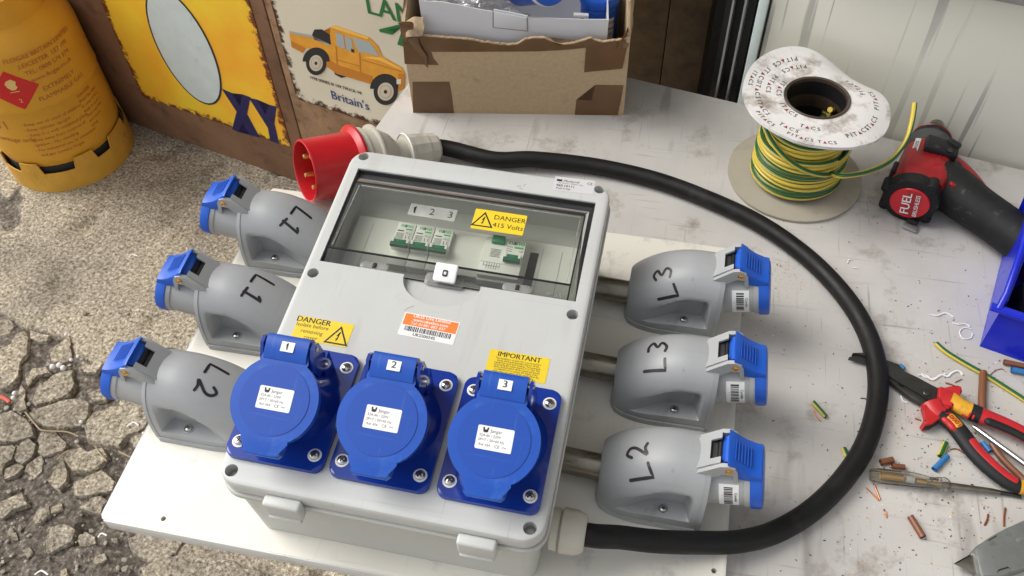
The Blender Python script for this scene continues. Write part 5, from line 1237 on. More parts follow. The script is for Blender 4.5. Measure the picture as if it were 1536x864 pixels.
for q_, mt, nm in ((bk_, m_fade, 'printed_letters'), (rd__, m_rtri, 'printed_triangles')):
    drape(q_, fbv, Matrix(), .0001, .3); q_.v = [SX @ p for p in q_.v]; q_.build(nm, mt, sp, 0)
lathe([(.0392, ZTF + .001), (.0398, ZTF + .0052), (.0385, ZTF + .0060), (.0362, ZTF + .0050), (.0352, ZTF), (.0348, .090)], 64, SX, False, False).build('bore_rim', m_bore, sp, 50)
# core tube with an opening cut in its wall through which the coil shows
ct = M(); na = 64
for k in range(na + 1):
    for z in (.002, .045, .055, .098, .1045, ZTF + .001): a_ = 2 * PI * k / na; ct.v.append(SX @ Vector((.0350 * math.cos(a_), .0350 * math.sin(a_), z)))
for k in range(na):
    for j in range(5):
        d = math.degrees(2 * PI * (k + .5) / na)
        if 20 < d < 62 and j in (1, 2, 3): continue
        ct.face((k * 6 + j, k * 6 + 6 + j, k * 6 + 7 + j, k * 6 + 1 + j))
ct.build('core_tube', m_black, sp, 60)
# the wound wire: lower turns, upper turns, one turn crossing over, then the loose tail
wr = .0033; pts = []
def turns(R0_, z0, z1, n, a0, R1_=None):
    out = []; R1_ = R1_ or R0_
    for k in range(int(n * 40)): t = k / (n * 40); a_ = a0 + 2 * PI * n * t; out.append((( R0_ + (R1_ - R0_) * t + .0006 * math.sin(a_ * 3.3)) * math.cos(a_), (R0_ + (R1_ - R0_) * t + .0006 * math.sin(a_ * 3.3)) * math.sin(a_), z0 + (z1 - z0) * t + .0006 * math.sin(a_ * 1.7)))
    return out
p1 = turns(.0400, .008, .118, 16, 0); p1 = tube(p1, wr, 10, X=SX); p1.build('inner_winding', m_wire, sp, 60)
p2 = turns(.0475, .050, .120, 10, .5, .0465); tube(p2, wr, 10, X=SX).build('upper_winding', m_wire, sp, 60)
p3 = turns(.0560, .0095, .072, 8.7, 1.2, .0545); tube(p3, wr, 10, X=SX).build('lower_winding', m_wire, sp, 60)
last = []
for k in range(41):                # crossing turn: high at the back left, low at the front right
    d = 60 + k * 6.2; a_ = math.radians(d); zz = .080 + .028 * math.cos(math.radians(d - 150)); last.append((SPC + Vector((.0595 * math.cos(a_), .0595 * math.sin(a_), zz))))
tail = [at(1262, 264, .060), at(1300, 258, .062), at(1335, 241, .062), at(1358, 213, .075), at(1368, 182, .090), at(1372, 154, .105)]
wp = [tuple(p) for p in last] + [tuple(p) for p in tail]
wp = [tuple(last[i]) for i in range(0, 41, 2)] + [tuple(p) for p in tail]
tube(spline(wp, 6), wr, 12).build('loose_tail', m_wire, sp, 60)
tube(spline([SX @ Vector(p) for p in ((.030, .026, .040), (.026, .026, .070), (.027, .020, .098), (.020, .004, .112))], 8), wr, 12).build('inner_end', m_wire, sp, 60)
# ------------------------------------------------------------------ cordless drill lying on the bench
DA = at(1365, 303, TZ + .034); DB = at(1408, 178, TZ + .034); dy = Vector((DB.x - DA.x, DB.y - DA.y, 0)); DLn = dy.length; dy.normalize(); dx_ = Vector((dy.y, -dy.x, 0))
DX = frame(Vector((DA.x, DA.y, TZ)), dx_, dy)         # x to the handle side, y to the chuck, z up
m_dred = mat('drill_red', (.36, .010, .014), .38, var=.35, vscale=40, dirt=(.07, .012, .012), dscale=25, damt=.02); m_dblk = mat('drill_grip', (.011, .0115, .012), .62, spec=.3, var=.4, vscale=90, bump=.0003, bscale=700, dirt=(.10, .09, .08), dscale=70, damt=-.06)
dl = thing('cordless_drill', 'red and black cordless drill lying on its side at the back right of the bench', 'drill', DX)
KY = DLn / .168
def YL(prof, n=48, sq=0):          # lathe about the drill axis (profile radius, y)
    return lathe([(r, y if y < .03 else .03 + (y - .03) * (DLn - .03) / .138) for r, y in prof], n, DX @ T(0, 0, .034) @ RX(-90))
YL([(.0, -.001), (.026, -.001), (.0325, .001), (.0338, .005), (.0335, .016), (.0305, .020)]).build('rear_cap', m_dblk, dl, 35)
YL([(.030, .019), (.0300, .050), (.0285, .075), (.0270, .092)], 48).build('motor_housing', m_dred, dl, 40)
hs = loft([[(x, y, z) for x, z in rrect(w_, h_, .012, 5)] for y, w_, h_ in ((.018, .054, .056), (.030, .060, .062), (.060, .058, .060), (.085, .050, .056), (.093, .044, .052))], DX @ T(0.002, 0, .034)); hs.build('body_shell', m_dred, dl, 40)
YL([(.0255, .091), (.0275, .0925), (.0282, .100), (.0275, .112), (.0262, .1135)]).build('torque_ring', mat('dark_grey_ring', (.045, .05, .05), .5, dirt=(.1, .1, .09), dscale=60, damt=0), dl, 35)
YL([(.0245, .110), (.0262, .1115), (.0258, .119), (.0215, .130), (.0150, .1390)]).build('chuck_sleeve', m_dblk, dl, 35)
YL([(.0243, .1235), (.0250, .1245), (.0240, .1260)]).build('red_ring', m_dred, dl, 35)
YL([(.0125, .1380), (.0118, .144), (.0052, .1660), (.002, .169)], 32).build('chuck_nose', m_zinc, dl, 35)
for k in range(3): box(.003, .018, .0032, DX @ T(0, 0, .034) @ RY(120 * k + 20) @ T(0, DLn - .010, .0035) @ RX(-18), .0006).build('chuck_jaw', m_brass, dl)
EC = DX @ T(0, -.0012, .034) @ RX(90)    # rear face frame: z out of the cap
lathe([(.0225, 0), (.0235, .0006), (.0228, .0022), (.0, .0024)], 48, EC, False).build('red_badge', mat('badge_red', (.52, .012, .022), .35), dl, 30)
prism([(-.0075, -.0195), (.0075, -.0195), (.0075, .0195), (-.0075, .0195)], .0024, .0030, EC @ RZ(8) @ T(.003, 0, 0), .0003).build('badge_strip', mat('badge_dark_red', (.33, .008, .014), .4), dl, 0)
text('FUEL', .0150, EC @ RZ(98) @ T(0, .0035, .0033), bold=.02, sx=1.05).build('badge_word', m_white, dl, 0)
text('BRUSHLESS', .0072, EC @ RZ(98) @ T(-.001, -.0085, .0033), bold=.004, sx=.98).build('badge_word', m_white, dl, 0)
for a_ in (60, 165, 215, 320, 290): 
    X_ = EC @ RZ(a_) @ T(.0325, 0, -.006)
    lathe([(.0065, -.012), (.0065, .004), (.0055, .005), (.0036, .005), (.0034, .003), (0, .003)], 20, X_, False, False).build('screw_boss', m_dblk, dl, 35); lathe([(.0032, .0031), (.0028, .0042), (0, .0042)], 12, X_, False).build('screw', m_black, dl)
# handle sweeping away from the body
hpts = [DX @ Vector(p) for p in ((.010, .052, .034), (.040, .046, .033), (.072, .030, .031), (.105, .014, .030), (.140, -.006, .030), (.165, -.020, .031))]
hr = [.032, .030, .0275, .0265, .0275, .030]
sp_ = spline([(*p, r) for p, r in zip(hpts, hr)], 8)
tube(sp_, [q[3] for q in sp_], 28, flat=.98).build('grip', m_dblk, dl, 60)
e0 = spline([(*hpts[i], hr[i] + .0016) for i in range(3)], 8)[:8]
tube(e0, [q[3] * (1 - .02 * i) for i, q in enumerate(e0)], 28, flat=1).build('red_collar', m_dred, dl, 40)
b0 = hpts[-1]; bd = (hpts[-1] - hpts[-2]).normalized()
BXX = frame(b0, Vector((0, 0, 1)).cross(bd), None, bd)
loft([[(x, y, z) for x, y in rrect(w_, h_, .012, 5)] for z, w_, h_ in ((-.012, .050, .048), (-.006, .062, .056), (.012, .072, .060), (.030, .074, .060))], BXX).build('red_foot', m_dred, dl, 40)
loft([[(x, y, z) for x, y in rrect(w_, h_, .010, 5)] for z, w_, h_ in ((.030, .076, .060), (.060, .078, .060), (.066, .072, .056))], BXX).build('battery', m_black, dl, 40)
# side furniture: black selector block, silver name strip, red switch, trigger, vent, screws, belt clip
box(.040, .026, .014, DX @ T(.012, .077, .064) @ RY(6) @ RZ(4), .003).build('selector_block', m_black, dl)
for dx2 in (-.006, .010): lathe([(.0034, 0), (.0034, .0006), (0, .0006)], 16, DX @ T(.012 + dx2, .069, .0712) @ RY(6), False).build('selector_hole', m_dark, dl)
box(.018, .010, .008, DX @ T(.024, .086, .069) @ RZ(-25), .003).build('selector_tip', m_black, dl)
box(.007, .040, .002, DX @ T(-.0165, .066, .0622) @ RY(-16), .0005).build('name_strip', m_sil, dl)
text('BRUSHLESS', .0055, DX @ T(-.0165, .066, .0634) @ RY(-16) @ RZ(90), sx=1.0).build('name_word', m_black, dl, 0)
lathe([(.006, 0), (.006, .002), (.0045, .0028), (0, .0026)], 20, DX @ T(.036, .062, .0575) @ RY(12), False).build('housing_screw', m_black, dl)
lathe([(.0052, 0), (.0052, .004), (.0035, .005), (0, .005)], 20, DX @ T(.038, .030, .0525) @ RY(10), False).build('red_button', m_dred, dl)
tube(spline([(*(DX @ Vector(p)), r) for p, r in (((.020, .082, .040), .017), ((.045, .074, .040), .014), ((.070, .058, .038), .011), ((.085, .045, .036), .008))], 6), 1, 6)
tg = spline([(*(DX @ Vector(p)), r) for p, r in (((.018, .080, .040), .018), ((.040, .073, .040), .015), ((.062, .062, .038), .011), ((.080, .050, .036), .007))], 6)
tube([q[:3] for q in tg], [q[3] for q in tg], 14).build('trigger_ridge', m_dred, dl, 60)
box(.018, .010, .003, DX @ T(.012, -.010, .0035) @ RZ(-8), .0008).build('belt_clip', m_alu, dl); box(.014, .012, .006, DX @ T(.012, -.001, .008), .002).build('clip_root', m_black, dl)
box(.008, .022, .020, DX @ T(-.030, .045, .034), .003).build('side_vent', m_black, dl)
for k in range(4): box(.0022, .012, .003, DX @ T(-.012 + k * .0065, .034, .0625) @ RZ(-14), .0006).build('vent_slot', m_dark, dl)
for px_, py_ in ((-.022, .030), (.026, .046), (-.018, .086)): lathe([(.0030, 0), (.0030, .0010), (.0022, .0014), (0, .0006)], 16, DX @ T(px_, py_, .0615 if px_ > 0 else .058) @ RY(px_ * 900), False).build('housing_screw', m_black, dl)
# ------------------------------------------------------------------ blue storage bin at the right edge
bx_ = Vector((.588 - .5413, .154 - .1676, 0)).normalized(); NX_ = frame((.5395, .1700, TZ), bx_, Vector((0, 0, 1)).cross(bx_))
m_bin = mat('deep_blue_bin', (.008, .02, .48), .25, var=.05, vscale=20, sss=0)
bn_ = thing('storage_bin', 'deep blue plastic stacking bin at the right edge of the bench, holding black parts', 'storage bin', NX_)
BWd, BDp, BHt, th = .16, .19, .080, .0028
def pan(P, nm, par=bn_, mt=m_bin):          # thin wall from an outline of 3D points
    P = [Vector(p) for p in P]; nv = (P[1] - P[0]).cross(P[2] - P[0]).normalized() * th; m = M(); k = len(P)
    m.v = P + [p + nv for p in P]; m.face(range(k)); m.face([2 * k - 1 - i for i in range(k)])
    for i in range(k): m.face((i, (i + 1) % k, k + (i + 1) % k, k + i))
    m.v = [NX_ @ p for p in m.v]; return m.build(nm, mt, par, 30)
pan([(.004, .000, 0), (BWd, .000, 0), (BWd, BDp, 0), (.004, BDp, 0)], 'floor')
pan([(.004, .0, 0), (.004, BDp, 0), (.006, BDp, BHt + .01), (.006, .075, BHt + .01), (.005, .020, BHt - .018)], 'side_wall')
pan([(BWd, BDp, 0), (BWd, 0, 0), (BWd + .004, .020, BHt - .018), (BWd + .004, .075, BHt + .01), (BWd + .004, BDp, BHt + .01)], 'side_wall')
pan([(.004, 0, 0), (BWd, 0, 0), (BWd + .003, .010, .057), (.004, .010, .057)][::-1], 'front_wall')
pan([(BWd, BDp, 0), (.004, BDp, 0), (-.004, BDp, BHt + .01), (BWd, BDp, BHt + .01)], 'back_wall')
box(BWd + .014, .010, .0045, NX_ @ T(BWd / 2, .008, .0585), .0012).build('front_lip', m_bin, bn_)
def rim(P, nm='rolled_rim'): tube([NX_ @ Vector(p) for p in P], .0036, 10).build(nm, m_bin, bn_, 60)
rim([(.001, .008, .0585), (.003, .024, BHt - .012), (.003, .075, BHt + .010), (.003, BDp, BHt + .010)])
box(.05, .0015, .022, NX_ @ T(.070, .0035, .026) @ RX(-11), .0006).build('label_recess', m_bin, bn_)
for k, (x, y, s__) in enumerate(((.055, .06, 1), (.10, .10, .9))):
    t = loft([[(x_, y_, z) for x_, y_ in rrect(w_, h_, .012, 5)] for z, w_, h_ in ((0, .070, .05), (.03, .072, .052), (.044, .064, .044), (.048, .050, .032))], NX_ @ T(x, y, .004 + k * .002) @ RZ(12 + 30 * k)); 
    tag(t.build('black_adaptor', m_black, None, 40), ['black plastic charger block inside the blue bin, nearest its front lip', 'black plastic charger block farther back inside the blue bin'][k], 'adaptor')
# ------------------------------------------------------------------ tools and offcuts on the bench
c7 = lambda x, y, z=0: at(1200 + x / 2.842, 560 + y / 2.842, TZ + z)
c6 = lambda x, y, z=0: at(1250 + x / 3.087, 320 + y / 3.087, TZ + z)
UPZ = Vector((0, 0, 1))
m_tool = mat('tool_steel', (.085, .085, .08), .38, .75, var=.3, vscale=60, bump=.00015, bscale=200); m_chr = mat('chrome', (.75, .75, .74), .08, 1)
m_red2 = mat('handle_red', (.50, .018, .022), .4, var=.12, vscale=60, dirt=(.2, .02, .02), dscale=60, damt=-.04); m_yel2 = mat('handle_yellow', (.72, .37, .02), .45, var=.2, vscale=50, dirt=(.2, .12, .04), dscale=50, damt=0)
m_hblk = mat('handle_black', (.013, .013, .014), .55, spec=.3, bump=.0002, bscale=500)
pl = thing('pliers', 'long-nose pliers with red, black and yellow insulated handles lying under the cable loop', 'pliers', T(*c7(540, 82)))
def slab(px, z0, z1, mt, nm, par, f=c7, bev=.0006, zref=None):
    pts = [f(x, y, zref if zref is not None else (z0 + z1) / 2) for x, y in px]; return prism([(p.x, p.y) for p in pts], TZ + z0, TZ + z1, None, bev).build(nm, mt, par, 30)
k6 = lambda x, y: ((1250 + x / 3.087 - 1200) * 2.842, (320 + y / 3.087 - 560) * 2.842)
slab([k6(70, 672), k6(100, 664), k6(160, 672), k6(255, 715), (420, 62), (470, 72), (585, 88), (598, 112), (530, 140), (470, 110), (380, 40), k6(150, 692)], .004, .010, m_tool, 'lower_jaw', pl, zref=.007)
slab([k6(86, 654), k6(145, 652), k6(250, 690), k6(300, 706), (440, 0), (500, 26), (588, 72), (600, 105), (545, 125), (500, 90), (430, 52), (360, 10), k6(200, 690), k6(150, 668)], .006, .0125, m_tool, 'upper_jaw', pl, zref=.009)
for i in range(7):
    q = c7(404 + i * 9, 10 + i * 7.5, .0125); box(.0009, .0034, .0008, T(*q) @ RZ(-55 + 95), .0002).build('jaw_tooth', m_dark, pl, 0)
lathe([(.0040, 0), (.0040, .0010), (.0032, .0016), (0, .0016)], 24, T(*c7(540, 84, .0125)), False).build('pivot', m_tool, pl, 30)
lathe([(.0013, 0), (0, .0004)], 12, T(*c7(540, 84, .0141)), False).build('pivot_mark', m_dark, pl, 30)
def handle(px, rad, segs, z=.010, flat=.72, par=pl):
    sp_ = spline([(*c7(x, y, z), r) for (x, y), r in zip(px, rad)], 8); n = len(sp_)
    for a_, b_, mt, nm, g in segs:
        i0, i1 = int(a_ * (n - 1)), int(b_ * (n - 1)) + 1; s = sp_[i0:i1 + 1]
        tube([q[:3] for q in s], [q[3] * g for q in s], 20, flat=flat).build(nm, mt, par, 50)
    return sp_
ha = handle([(592, 96), (640, 112), (690, 145), (750, 172), (820, 198), (900, 232), (980, 275), (1060, 330)], [.0115, .0105, .0098, .0100, .0092, .0088, .0085, .0080],
       [(0, .14, m_red2, 'red_sleeve', 1.0), (.13, .40, m_yel2, 'yellow_band', .98), (.39, .46, m_hblk, 'black_grip', 1.02), (.45, 1, m_red2, 'red_grip', .98)], z=.011)
hb2 = handle([(560, 128), (585, 165), (640, 205), (690, 262), (745, 335), (810, 400), (880, 455), (935, 482), (975, 486)], [.0125, .0112, .0098, .0098, .0100, .0098, .0090, .0080, .0070],
       [(0, .17, m_red2, 'red_sleeve', 1.0), (.16, .90, m_hblk, 'black_grip', 1.0), (.89, 1, m_yel2, 'yellow_tip', 1.02)], z=.010)
# guards
for px, z in (([(588, 62), (640, 72), (668, 55), (686, 62), (690, 82), (665, 110), (648, 150), (600, 135), (585, 100)], .010), ([(526, 135), (560, 118), (600, 128), (640, 148), (600, 195), (560, 222), (530, 226), (522, 210), (540, 185)], .009)):
    slab(px, z - .007, z + .0065, m_red2, 'finger_guard', pl, bev=.0025, zref=z + .003)
slab([(545, 200), (600, 190), (592, 205), (560, 225), (530, 228), (522, 214)], .004, .0135, m_hblk, 'guard_edge', pl, bev=.001, zref=.011)
# inlays on the lower handle: yellow label with 1000V, red panels; dark line on the upper one
def inlay(sp_, a_, b_, f, mt, nm, side=0, flat=.74, g=1.015):
    n = len(sp_); s = sp_[int(a_ * (n - 1)):int(b_ * (n - 1)) + 1]; P = [Vector(q[:3]) for q in s]; k = len(P)
    out = []
    for i, q in enumerate(s):
        t = (P[min(i + 1, k - 1)] - P[max(i - 1, 0)]).normalized(); sd = t.cross(UPZ); e_ = math.sin(min(1, min(i, k - 1 - i) / 2.5) * PI / 2) ** .5 if k > 3 else 1
        out.append((*(P[i] + sd * (side * q[3]) + Vector((0, 0, q[3] * .72 * (1 - f) * .98 + .0004))), q[3] * f * max(e_, .35)))
    tube([q[:3] for q in out], [q[3] for q in out], 16, flat=flat).build(nm, mt, pl, 50)
inlay(hb2, .19, .36, .74, m_yel2, 'yellow_label'); inlay(hb2, .20, .35, .40, m_red2, 'red_patch', side=.62); inlay(hb2, .41, .86, .70, m_red2, 'red_panel', side=-.12)
q = hb2[int(.275 * (len(hb2) - 1))]; d_ = Vector(hb2[int(.33 * (len(hb2) - 1))][:3]) - Vector(hb2[int(.22 * (len(hb2) - 1))][:3])
text('1000V', .0075, frame(Vector(q[:3]) + Vector((0, 0, .0079)), -d_, None, (0, 0, 1)) @ RZ(0), bold=.02).build('printed_voltage', m_red2, pl, 0)
inlay(ha, .5, .98, .5, m_hblk, 'black_inlay', side=.72)
tube([c7(690, 175, .0175), c7(715, 188, .0175), c7(728, 170, .0180)], .0012, 8).build('red_mark', m_red2, pl); tube([c7(735, 195, .0175), c7(742, 180, .0178)], .0012, 8).build('red_mark', m_red2, pl)
# screwdriver with a chrome shaft lying over the pliers' lower handle
sdv = thing('screwdriver', 'chrome screwdriver shaft lying between the two plier handles', 'screwdriver', T(*c7(735, 225, .006)))
tube([c7(738, 226, .006), c7(760, 242, .007), c7(980, 402, .012), c7(1250, 600, .018)], [.0018, .0028, .0030, .0030], 20).build('shaft', m_chr, sdv, 60)
tube([c7(1250, 600, .018), c7(1270, 615, .018), c7(1290, 630, .018), c7(1500, 780, .018)], [.006, .012, .014, .015], 20).build('handle', m_red2, sdv, 60)
# neon tester screwdriver
m_tcl = glassy('clear_handle_plastic', (.86, .85, .82), .05, 1.5, haze=.05, hazecol=(.7, .68, .64))
nt_ = thing('tester_screwdriver', 'mains tester screwdriver with a clear plastic handle and brass insides, its end under the cable', 'screwdriver', T(*c7(640, 478, .008)))
tube(spline([(*c7(300, 432, .008), .0062), (*c7(345, 438, .008), .0082), (*c7(450, 449, .008), .0082), (*c7(520, 460, .008), .0072), (*c7(560, 466, .008), .0058), (*c7(590, 470, .008), .0068), (*c7(620, 474, .008), .0072), (*c7(640, 478, .008), .0040)], 6), 1, 6).v
sp_ = spline([(*c7(300, 432, .008), .0062), (*c7(345, 438, .008), .0082), (*c7(450, 449, .008), .0082), (*c7(520, 460, .008), .0072), (*c7(560, 466, .008), .0058), (*c7(590, 470, .008), .0068), (*c7(620, 474, .008), .0072), (*c7(640, 478, .008), .0040)], 6)
tube([q[:3] for q in sp_], [q[3] for q in sp_], 10, flat=.9).build('clear_handle', m_tcl, nt_, 25)
tube([c7(345, 430, .009), c7(440, 444, .009)], .0030, 14).build('brass_spring', m_brass, nt_, 60); tube([c7(340, 438, .006), c7(445, 452, .006)], .0024, 10).build('resistor', m_yel2, nt_, 60)
tube([c7(452, 449, .008), c7(486, 456, .008)], .0036, 14).build('neon_lamp', m_tubl, nt_, 60); tube([c7(495, 455, .009), c7(540, 463, .009)], .0026, 12).build('brass_contact', m_brass, nt_, 60); tube([c7(545, 466, .008), c7(640, 478, .008)], .0016, 10).build('shaft_root', m_brass, nt_, 60)
tube([c7(600, 472, .008), c7(640, 478, .008), c7(820, 503, .005), c7(850, 508, .004)], [.0022, .0032, .0030, .0024], 14).build('sheathed_shaft', m_zinc, nt_, 60)
tube([c7(845, 507, .004), c7(900, 516, .003), c7(942, 523, .003)], [.0022, .0022, .0030], 12, flat=[1, .8, .3]).build('blade', m_tool, nt_, 60)
# utility knife
m_kn = mat('cast_grey_metal', (.26, .27, .26), .45, .55, var=.2, vscale=40, bump=.0002, bscale=300, dirt=(.12, .12, .11), dscale=40, damt=.0); m_bl = mat('blade_steel', (.32, .30, .26), .3, .9, var=.3, vscale=60)
kn = thing('utility_knife', 'grey metal utility knife with its blade out, cut off by the lower right corner', 'knife', T(*c7(760, 810)))
slab([(655, 811), (742, 762), (760, 700 + 60), (772, 862), (755, 857)], .0085, .0094, m_bl, 'blade', kn, bev=.0001, zref=.009)
slab([(657, 810), (742, 762), (744, 769), (672, 809)], .00945, .0096, m_chr, 'honed_edge', kn, bev=0, zref=.0096)
slab([(740, 752), (748, 740), (800, 706), (870, 668), (955, 630), (1080, 590), (1250, 560), (1300, 640), (1120, 770), (955, 832), (860, 862), (772, 880), (760, 850)], .0010, .0165, m_kn, 'body', kn, bev=.0028, zref=.0135)
slab([(800, 712), (838, 690), (836, 697), (804, 714)], .0155, .0168, m_dark, 'seam_notch', kn, bev=0, zref=.0165)
slab([(838, 850), (846, 836), (885, 824), (900, 834), (890, 830), (850, 842)], .0155, .0168, m_dark, 'seam_notch', kn, bev=0, zref=.0165)
slab([(918, 706), (985, 675), (1000, 690), (930, 722)], .0160, .0169, m_kn, 'raised_panel', kn, bev=.0003, zref=.0169)
# loose lengths of wire
m_bwire = mat('brown_insulation', (.20, .075, .035), .38, var=.15, vscale=40); m_blw = mat('blue_insulation', (.03, .17, .42), .38, var=.1, vscale=60); m_cop = mat('copper', (.62, .25, .12), .32, 1, var=.2, vscale=90)
gw = thing('earth_wire_length', 'length of green and yellow wire lying above the pliers, running off the right edge', 'wire', T(*c6(480, 605)))
tube(spline([tuple(c6(x, y, .003)) for x, y in ((476, 602), (520, 640), (600, 690), (700, 746), (790, 802), (883, 862), (980, 930))], 8), .0029, 12, X=None).build('insulation', m_wire, gw, 60)
tube([c6(472, 598, .003), c6(478, 604, .003)], .0013, 8).build('copper_end', m_cop, gw)
for px, lb in (([(781, -6), (778, 60), (776, 130), (785, 200)], 'piece of brown wire sticking up above the pliers handles'), ([(815, 300), (850, 350), (895, 398), (940, 440), (975, 480)], 'brown wire curving between the two plier handles')):
    t = tube(spline([tuple(c7(x, y, .0035)) for x, y in px], 8), .0042 if len(px) == 4 else .0034, 12).build('brown_wire_length', m_bwire, None, 60); tag(t, lb, 'wire')
def offcut(a_, b_, r, mt, nm, lb, f=c7, core=True, grp=None):
    A_, B_ = f(*a_, r), f(*b_, r); d_ = (B_ - A_).normalized(); t = thing(nm, lb, 'wire offcut', T(A_.x, A_.y, TZ), grp)
    m = tube([A_, A_.lerp(B_, .3) + Vector((0, 0, .0001)), A_.lerp(B_, .7), B_], r, 14, cap=False); m.build('insulation', mt, t, 60)
    i_ = tube([A_, B_], r * .72, 12, cap=False); i_.build('inner_wall', mt, t, 60)
    if core: tube([A_ + d_ * .0006, B_ - d_ * .0006], r * .70, 12).build('core', m_cop, t, 60)
    else: tube([A_ + d_ * .003, B_ - d_ * .003], r * .70, 12).build('core', m_white, t, 60)
OG = 'wire offcuts on the bench'
offcut((55, 122), (110, 185), .0027, m_wire, 'striped_offcut', 'green and yellow wire offcut nearest the side sockets, upper left inside the cable loop', core=False, grp=OG)
offcut((186, 320), (215, 388), .0030, m_wire, 'striped_offcut', 'green and yellow wire offcut touching the inner side of the cable', core=False, grp=OG)
offcut((622, 296), (598, 354), .0030, m_wire, 'striped_offcut', 'green and yellow wire offcut just above the blue one, left of the pliers handle', core=False, grp=OG)
offcut((628, 352), (572, 410), .0030, m_blw, 'blue_offcut', 'short blue wire offcut with a white end left of the pliers handle', core=False, grp=OG)
offcut((470, 610), (524, 698), .0034, m_bwire, 'brown_offcut', 'brown wire offcut lying alone below the tester screwdriver', grp=OG)
offcut((344, 380), (396, 368), .0034, m_bwire, 'brown_offcut', 'brown wire offcut touching the cable above the clear tester handle', grp=OG)
offcut((392, 395), (446, 400), .0030, m_bwire, 'brown_offcut', 'brown wire offcut lying flat right above the clear tester handle', grp=OG)
offcut((776, 294), (808, 334), .0032, m_blw, 'blue_offcut', 'blue wire offcut between the two plier handles', core=False, grp=OG)
offcut((305, 704), (328, 722), .0030, m_blw, 'blue_offcut', 'tiny blue wire offcut behind the nose of the pliers', f=c6, core=False, grp=OG)
offcut((790, 688), (885, 708), .0032, m_bwire, 'brown_offcut', 'brown wire offcut right under the blue storage bin', f=c6, grp=OG)
offcut((824, 724), (900, 738), .0034, m_blw, 'blue_offcut', 'blue wire offcut below the storage bin at the right edge', f=c6, core=False, grp=OG)
def strand(px, lb, f=c7, r=.0006, mt=None, nm='copper_strand', cat='copper strand', z=.0008):
    t = tube(spline([tuple(f(x, y, z)) for x, y in px], 6), r, 7).build(nm, mt or m_cop, None, 60); tag(t, lb, cat)
strand([(355, 583), (366, 590), (370, 615), (360, 600)], 'copper strand bent in a narrow loop, left of the lone brown offcut')
strand([(318, 478), (330, 510), (342, 540)], 'straight copper strand beside the cable, the more upright of the crossing pair', r=.0010)
strand([(282, 488), (310, 515), (336, 542)], 'copper strand beside the cable, the more slanting of the crossing pair', r=.0008)
strand([(802, 600), (798, 625), (786, 648)], 'short kinked copper strand above the knife, left of two', r=.0010)
strand([(876, 574), (870, 612), (869, 652)], 'longer copper strand above the knife, right of two', r=.0010)
strand([(258, 106), (275, 107), (300, 116)], 'dark red strand poking out from under the upper cable loop', mt=m_bwire)
strand([(490, 192), (516, 201)], 'tiny dark red strand left of the red pliers guard', mt=m_bwire)
strand([(58, 156), (70, 185), (90, 204)], 'copper strand beside the upper left green and yellow offcut')
strand([(196, 390), (216, 414)], 'short copper strand just below the offcut touching the cable')
strand([(620, 40), (645, 48), (666, 56)], 'copper strand behind the red pliers guard', r=.0009)
strand([(662, 38), (690, 25)], 'dark copper strand right behind the pliers guard', mt=m_bwire)
strand([(640, 325), (665, 322), (690, 335)], 'copper strand between the blue offcut and the pliers handle')
strand([(710, 772), (740, 735), (778, 720), (800, 735)], 'thin curved copper strand left of the blue offcut by the bin', f=c6, r=.0004)
m_shav = mat('white_shaving', (.72, .72, .72), .5)
strand([(445, 468), (480, 474), (520, 462), (556, 480)], 'white plastic shaving lying straight, left of the blue bin', f=c6, r=.0011, mt=m_shav, nm='plastic_shaving', cat='shaving')
strand([(552, 508), (580, 514), (612, 512), (632, 524)], 'white plastic shaving just left of the bin corner', f=c6, r=.0009, mt=m_shav, nm='plastic_shaving', cat='shaving')
strand([(640, 535), (605, 530), (585, 550), (600, 580), (635, 578), (645, 556)], 'curled ring of white shaving at the corner of the blue bin', f=c6, r=.0007, mt=m_shav, nm='plastic_shaving', cat='shaving')
strand([(395, 748), (430, 752), (460, 772), (500, 748), (530, 756), (550, 738), (580, 730), (600, 748)], 'wavy white shaving behind the pliers pivot', f=c6, r=.0012, mt=m_shav, nm='plastic_shaving', cat='shaving')
strand([(410, 742), (420, 757), (455, 765), (480, 760), (520, 742)], 'second white shaving tangled with the wavy one behind the pliers', f=c6, r=.0010, mt=m_shav, nm='plastic_shaving', cat='shaving')
strand([(66, 232), (72, 216), (88, 214)], 'white shaving curl inside the cable loop below the wire drum', f=c6, r=.0008, mt=m_shav, nm='plastic_shaving', cat='shaving')
strand([(90, 250), (108, 254)], 'short white shaving fleck beside the curl below the wire drum', f=c6, r=.0009, mt=m_shav, nm='plastic_shaving', cat='shaving')
strand([(430, 95), (440, 118), (458, 125)], 'white shaving hooked beside the pliers jaw', r=.0009, mt=m_shav, nm='plastic_shaving', cat='shaving')
# crumbs and filings nobody could count
cr = M(); rnd = random.Random(9); cols = [m_cop, m_dark, m_shav, m_yel2, m_bwire, m_ch]
for k in range(950):
    r_ = rnd.random()
    if r_ < .55: u, v = rnd.gauss(1410, 85), rnd.gauss(650, 95)
    elif r_ < .7: u, v = rnd.gauss(1170, 28), rnd.gauss(418, 22)
    else: u, v = rnd.uniform(1100, 1536), rnd.uniform(300, 870)
    p = at(u, v, TZ)
    if p.x > 1.2 or p.x < .28: continue
    mt = cols[rnd.choice([0, 0, 1, 1, 2, 3, 4, 5, 5])] if r_ < .55 or r_ > .7 else cols[rnd.choice([3, 5, 5])]
    s_ = rnd.uniform(.0003, .0010) * (.7 if .55 < r_ < .7 else 1); cr.slot(mt).merge(box(s_ * rnd.uniform(1, 3), s_, s_ * .6, T(p.x, p.y, TZ + s_ * .3) @ RZ(rnd.uniform(0, 360))))
o = cr.build('filings', None, None, 0); o['kind'] = 'stuff'; tag(o, 'copper crumbs, filings and plastic dust scattered over the bench', 'debris')
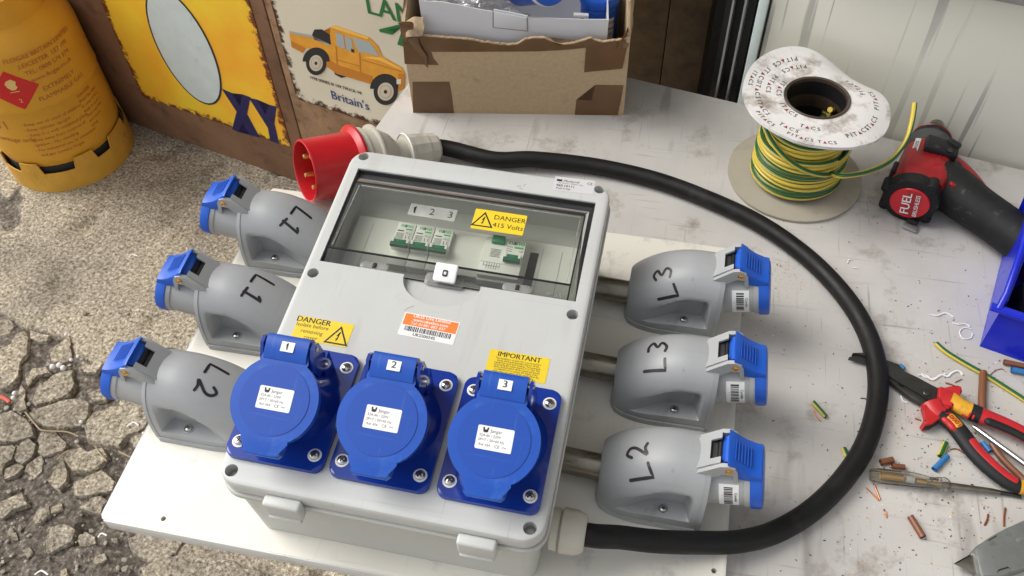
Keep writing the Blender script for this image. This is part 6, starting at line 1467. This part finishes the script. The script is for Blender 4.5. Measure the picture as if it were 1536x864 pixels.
# litter on the ground
m_lit = mat('white_scrap', (.75, .75, .74), .6)
for pts, lb, f in (([(190, 640), (200, 633), (208, 638)], 'white shaving on the concrete left of the middle side sockets', None), ([(355 * 0 + 193, 386), (198, 381), (206, 384)], 'small white scrap lying on the pale concrete', None), ([(209, 664), (216, 656), (214, 648)], 'white curl on the concrete beside the lower left socket', None), ([(147, 806), (152, 800), (160, 803)], 'white scrap in the mud beside the board corner', None), ([(52, 862), (62, 856), (72, 862)], 'white scrap at the bottom left of the photo', None)):
    t = tube(spline([tuple(at(u, v, GZ + .006)) for u, v in pts], 5), .0016, 6, flat=.5).build('white_scrap', m_lit, None, 60); tag(t, lb, 'scrap')
t = tube(spline([tuple(at(u, v, GZ + .010)) for u, v in ((-12, 590), (6, 597), (14, 603))], 5), .004, 8, flat=.5).build('red_scrap', mat('faded_red', (.55, .09, .05), .6), None, 60); tag(t, 'faded red plastic scrap lying in the mud at the left edge', 'scrap')
m_pel = mat('white_pellet', (.72, .71, .68), .7)
for k, (u, v, r, lb) in enumerate(((79, 550, .006, 'left one of three white pellets touching in a row in the mud'), (89, 548, .006, 'middle one of three white pellets touching in a row in the mud'), (95, 552, .006, 'right one of three white pellets touching in a row in the mud'), (107, 540, .004, 'small white pellet just right of the row of three'), (117, 535, .004, 'small white pellet farther right of the row of three'), (22, 590, .005, 'upper of two white pellets beside the red scrap'), (20, 597, .005, 'lower of two white pellets beside the red scrap'), (122, 633, .004, 'lone white pellet in the gap above the long dry stem'), (99, 502, .004, 'lone white pellet at the top edge of the broken concrete'))):
    t = lathe([(0, -r), (r * .7, -r * .7), (r, 0), (r * .8, r * .6), (0, r * .9)], 12, T(*at(u, v, GZ + .004))).build('white_pellet', m_pel, None, 60)
    tag(t, lb, 'pellet', 'white pellets in the mud')
m_straw = mat('dry_straw', (.36, .28, .17), .8)
for px, lb in (([(38, 598 + 20), (56, 640), (66, 646), (100, 648), (118, 655)], 'long dry stem lying across the crack'), ([(142, 668), (150, 680), (160, 692)], 'dry stem on the mud right of the long one'), ([(178, 677), (190, 683), (198, 687)], 'dry stem poking from under the white board'), ([(86, 690), (96, 680), (104, 676)], 'short dry stem below the long one')):
    t = tube(spline([tuple(at(u, v, GZ + .006)) for u, v in px], 6), .0016, 6).build('dry_stem', m_straw, None, 60); tag(t, lb, 'stem')
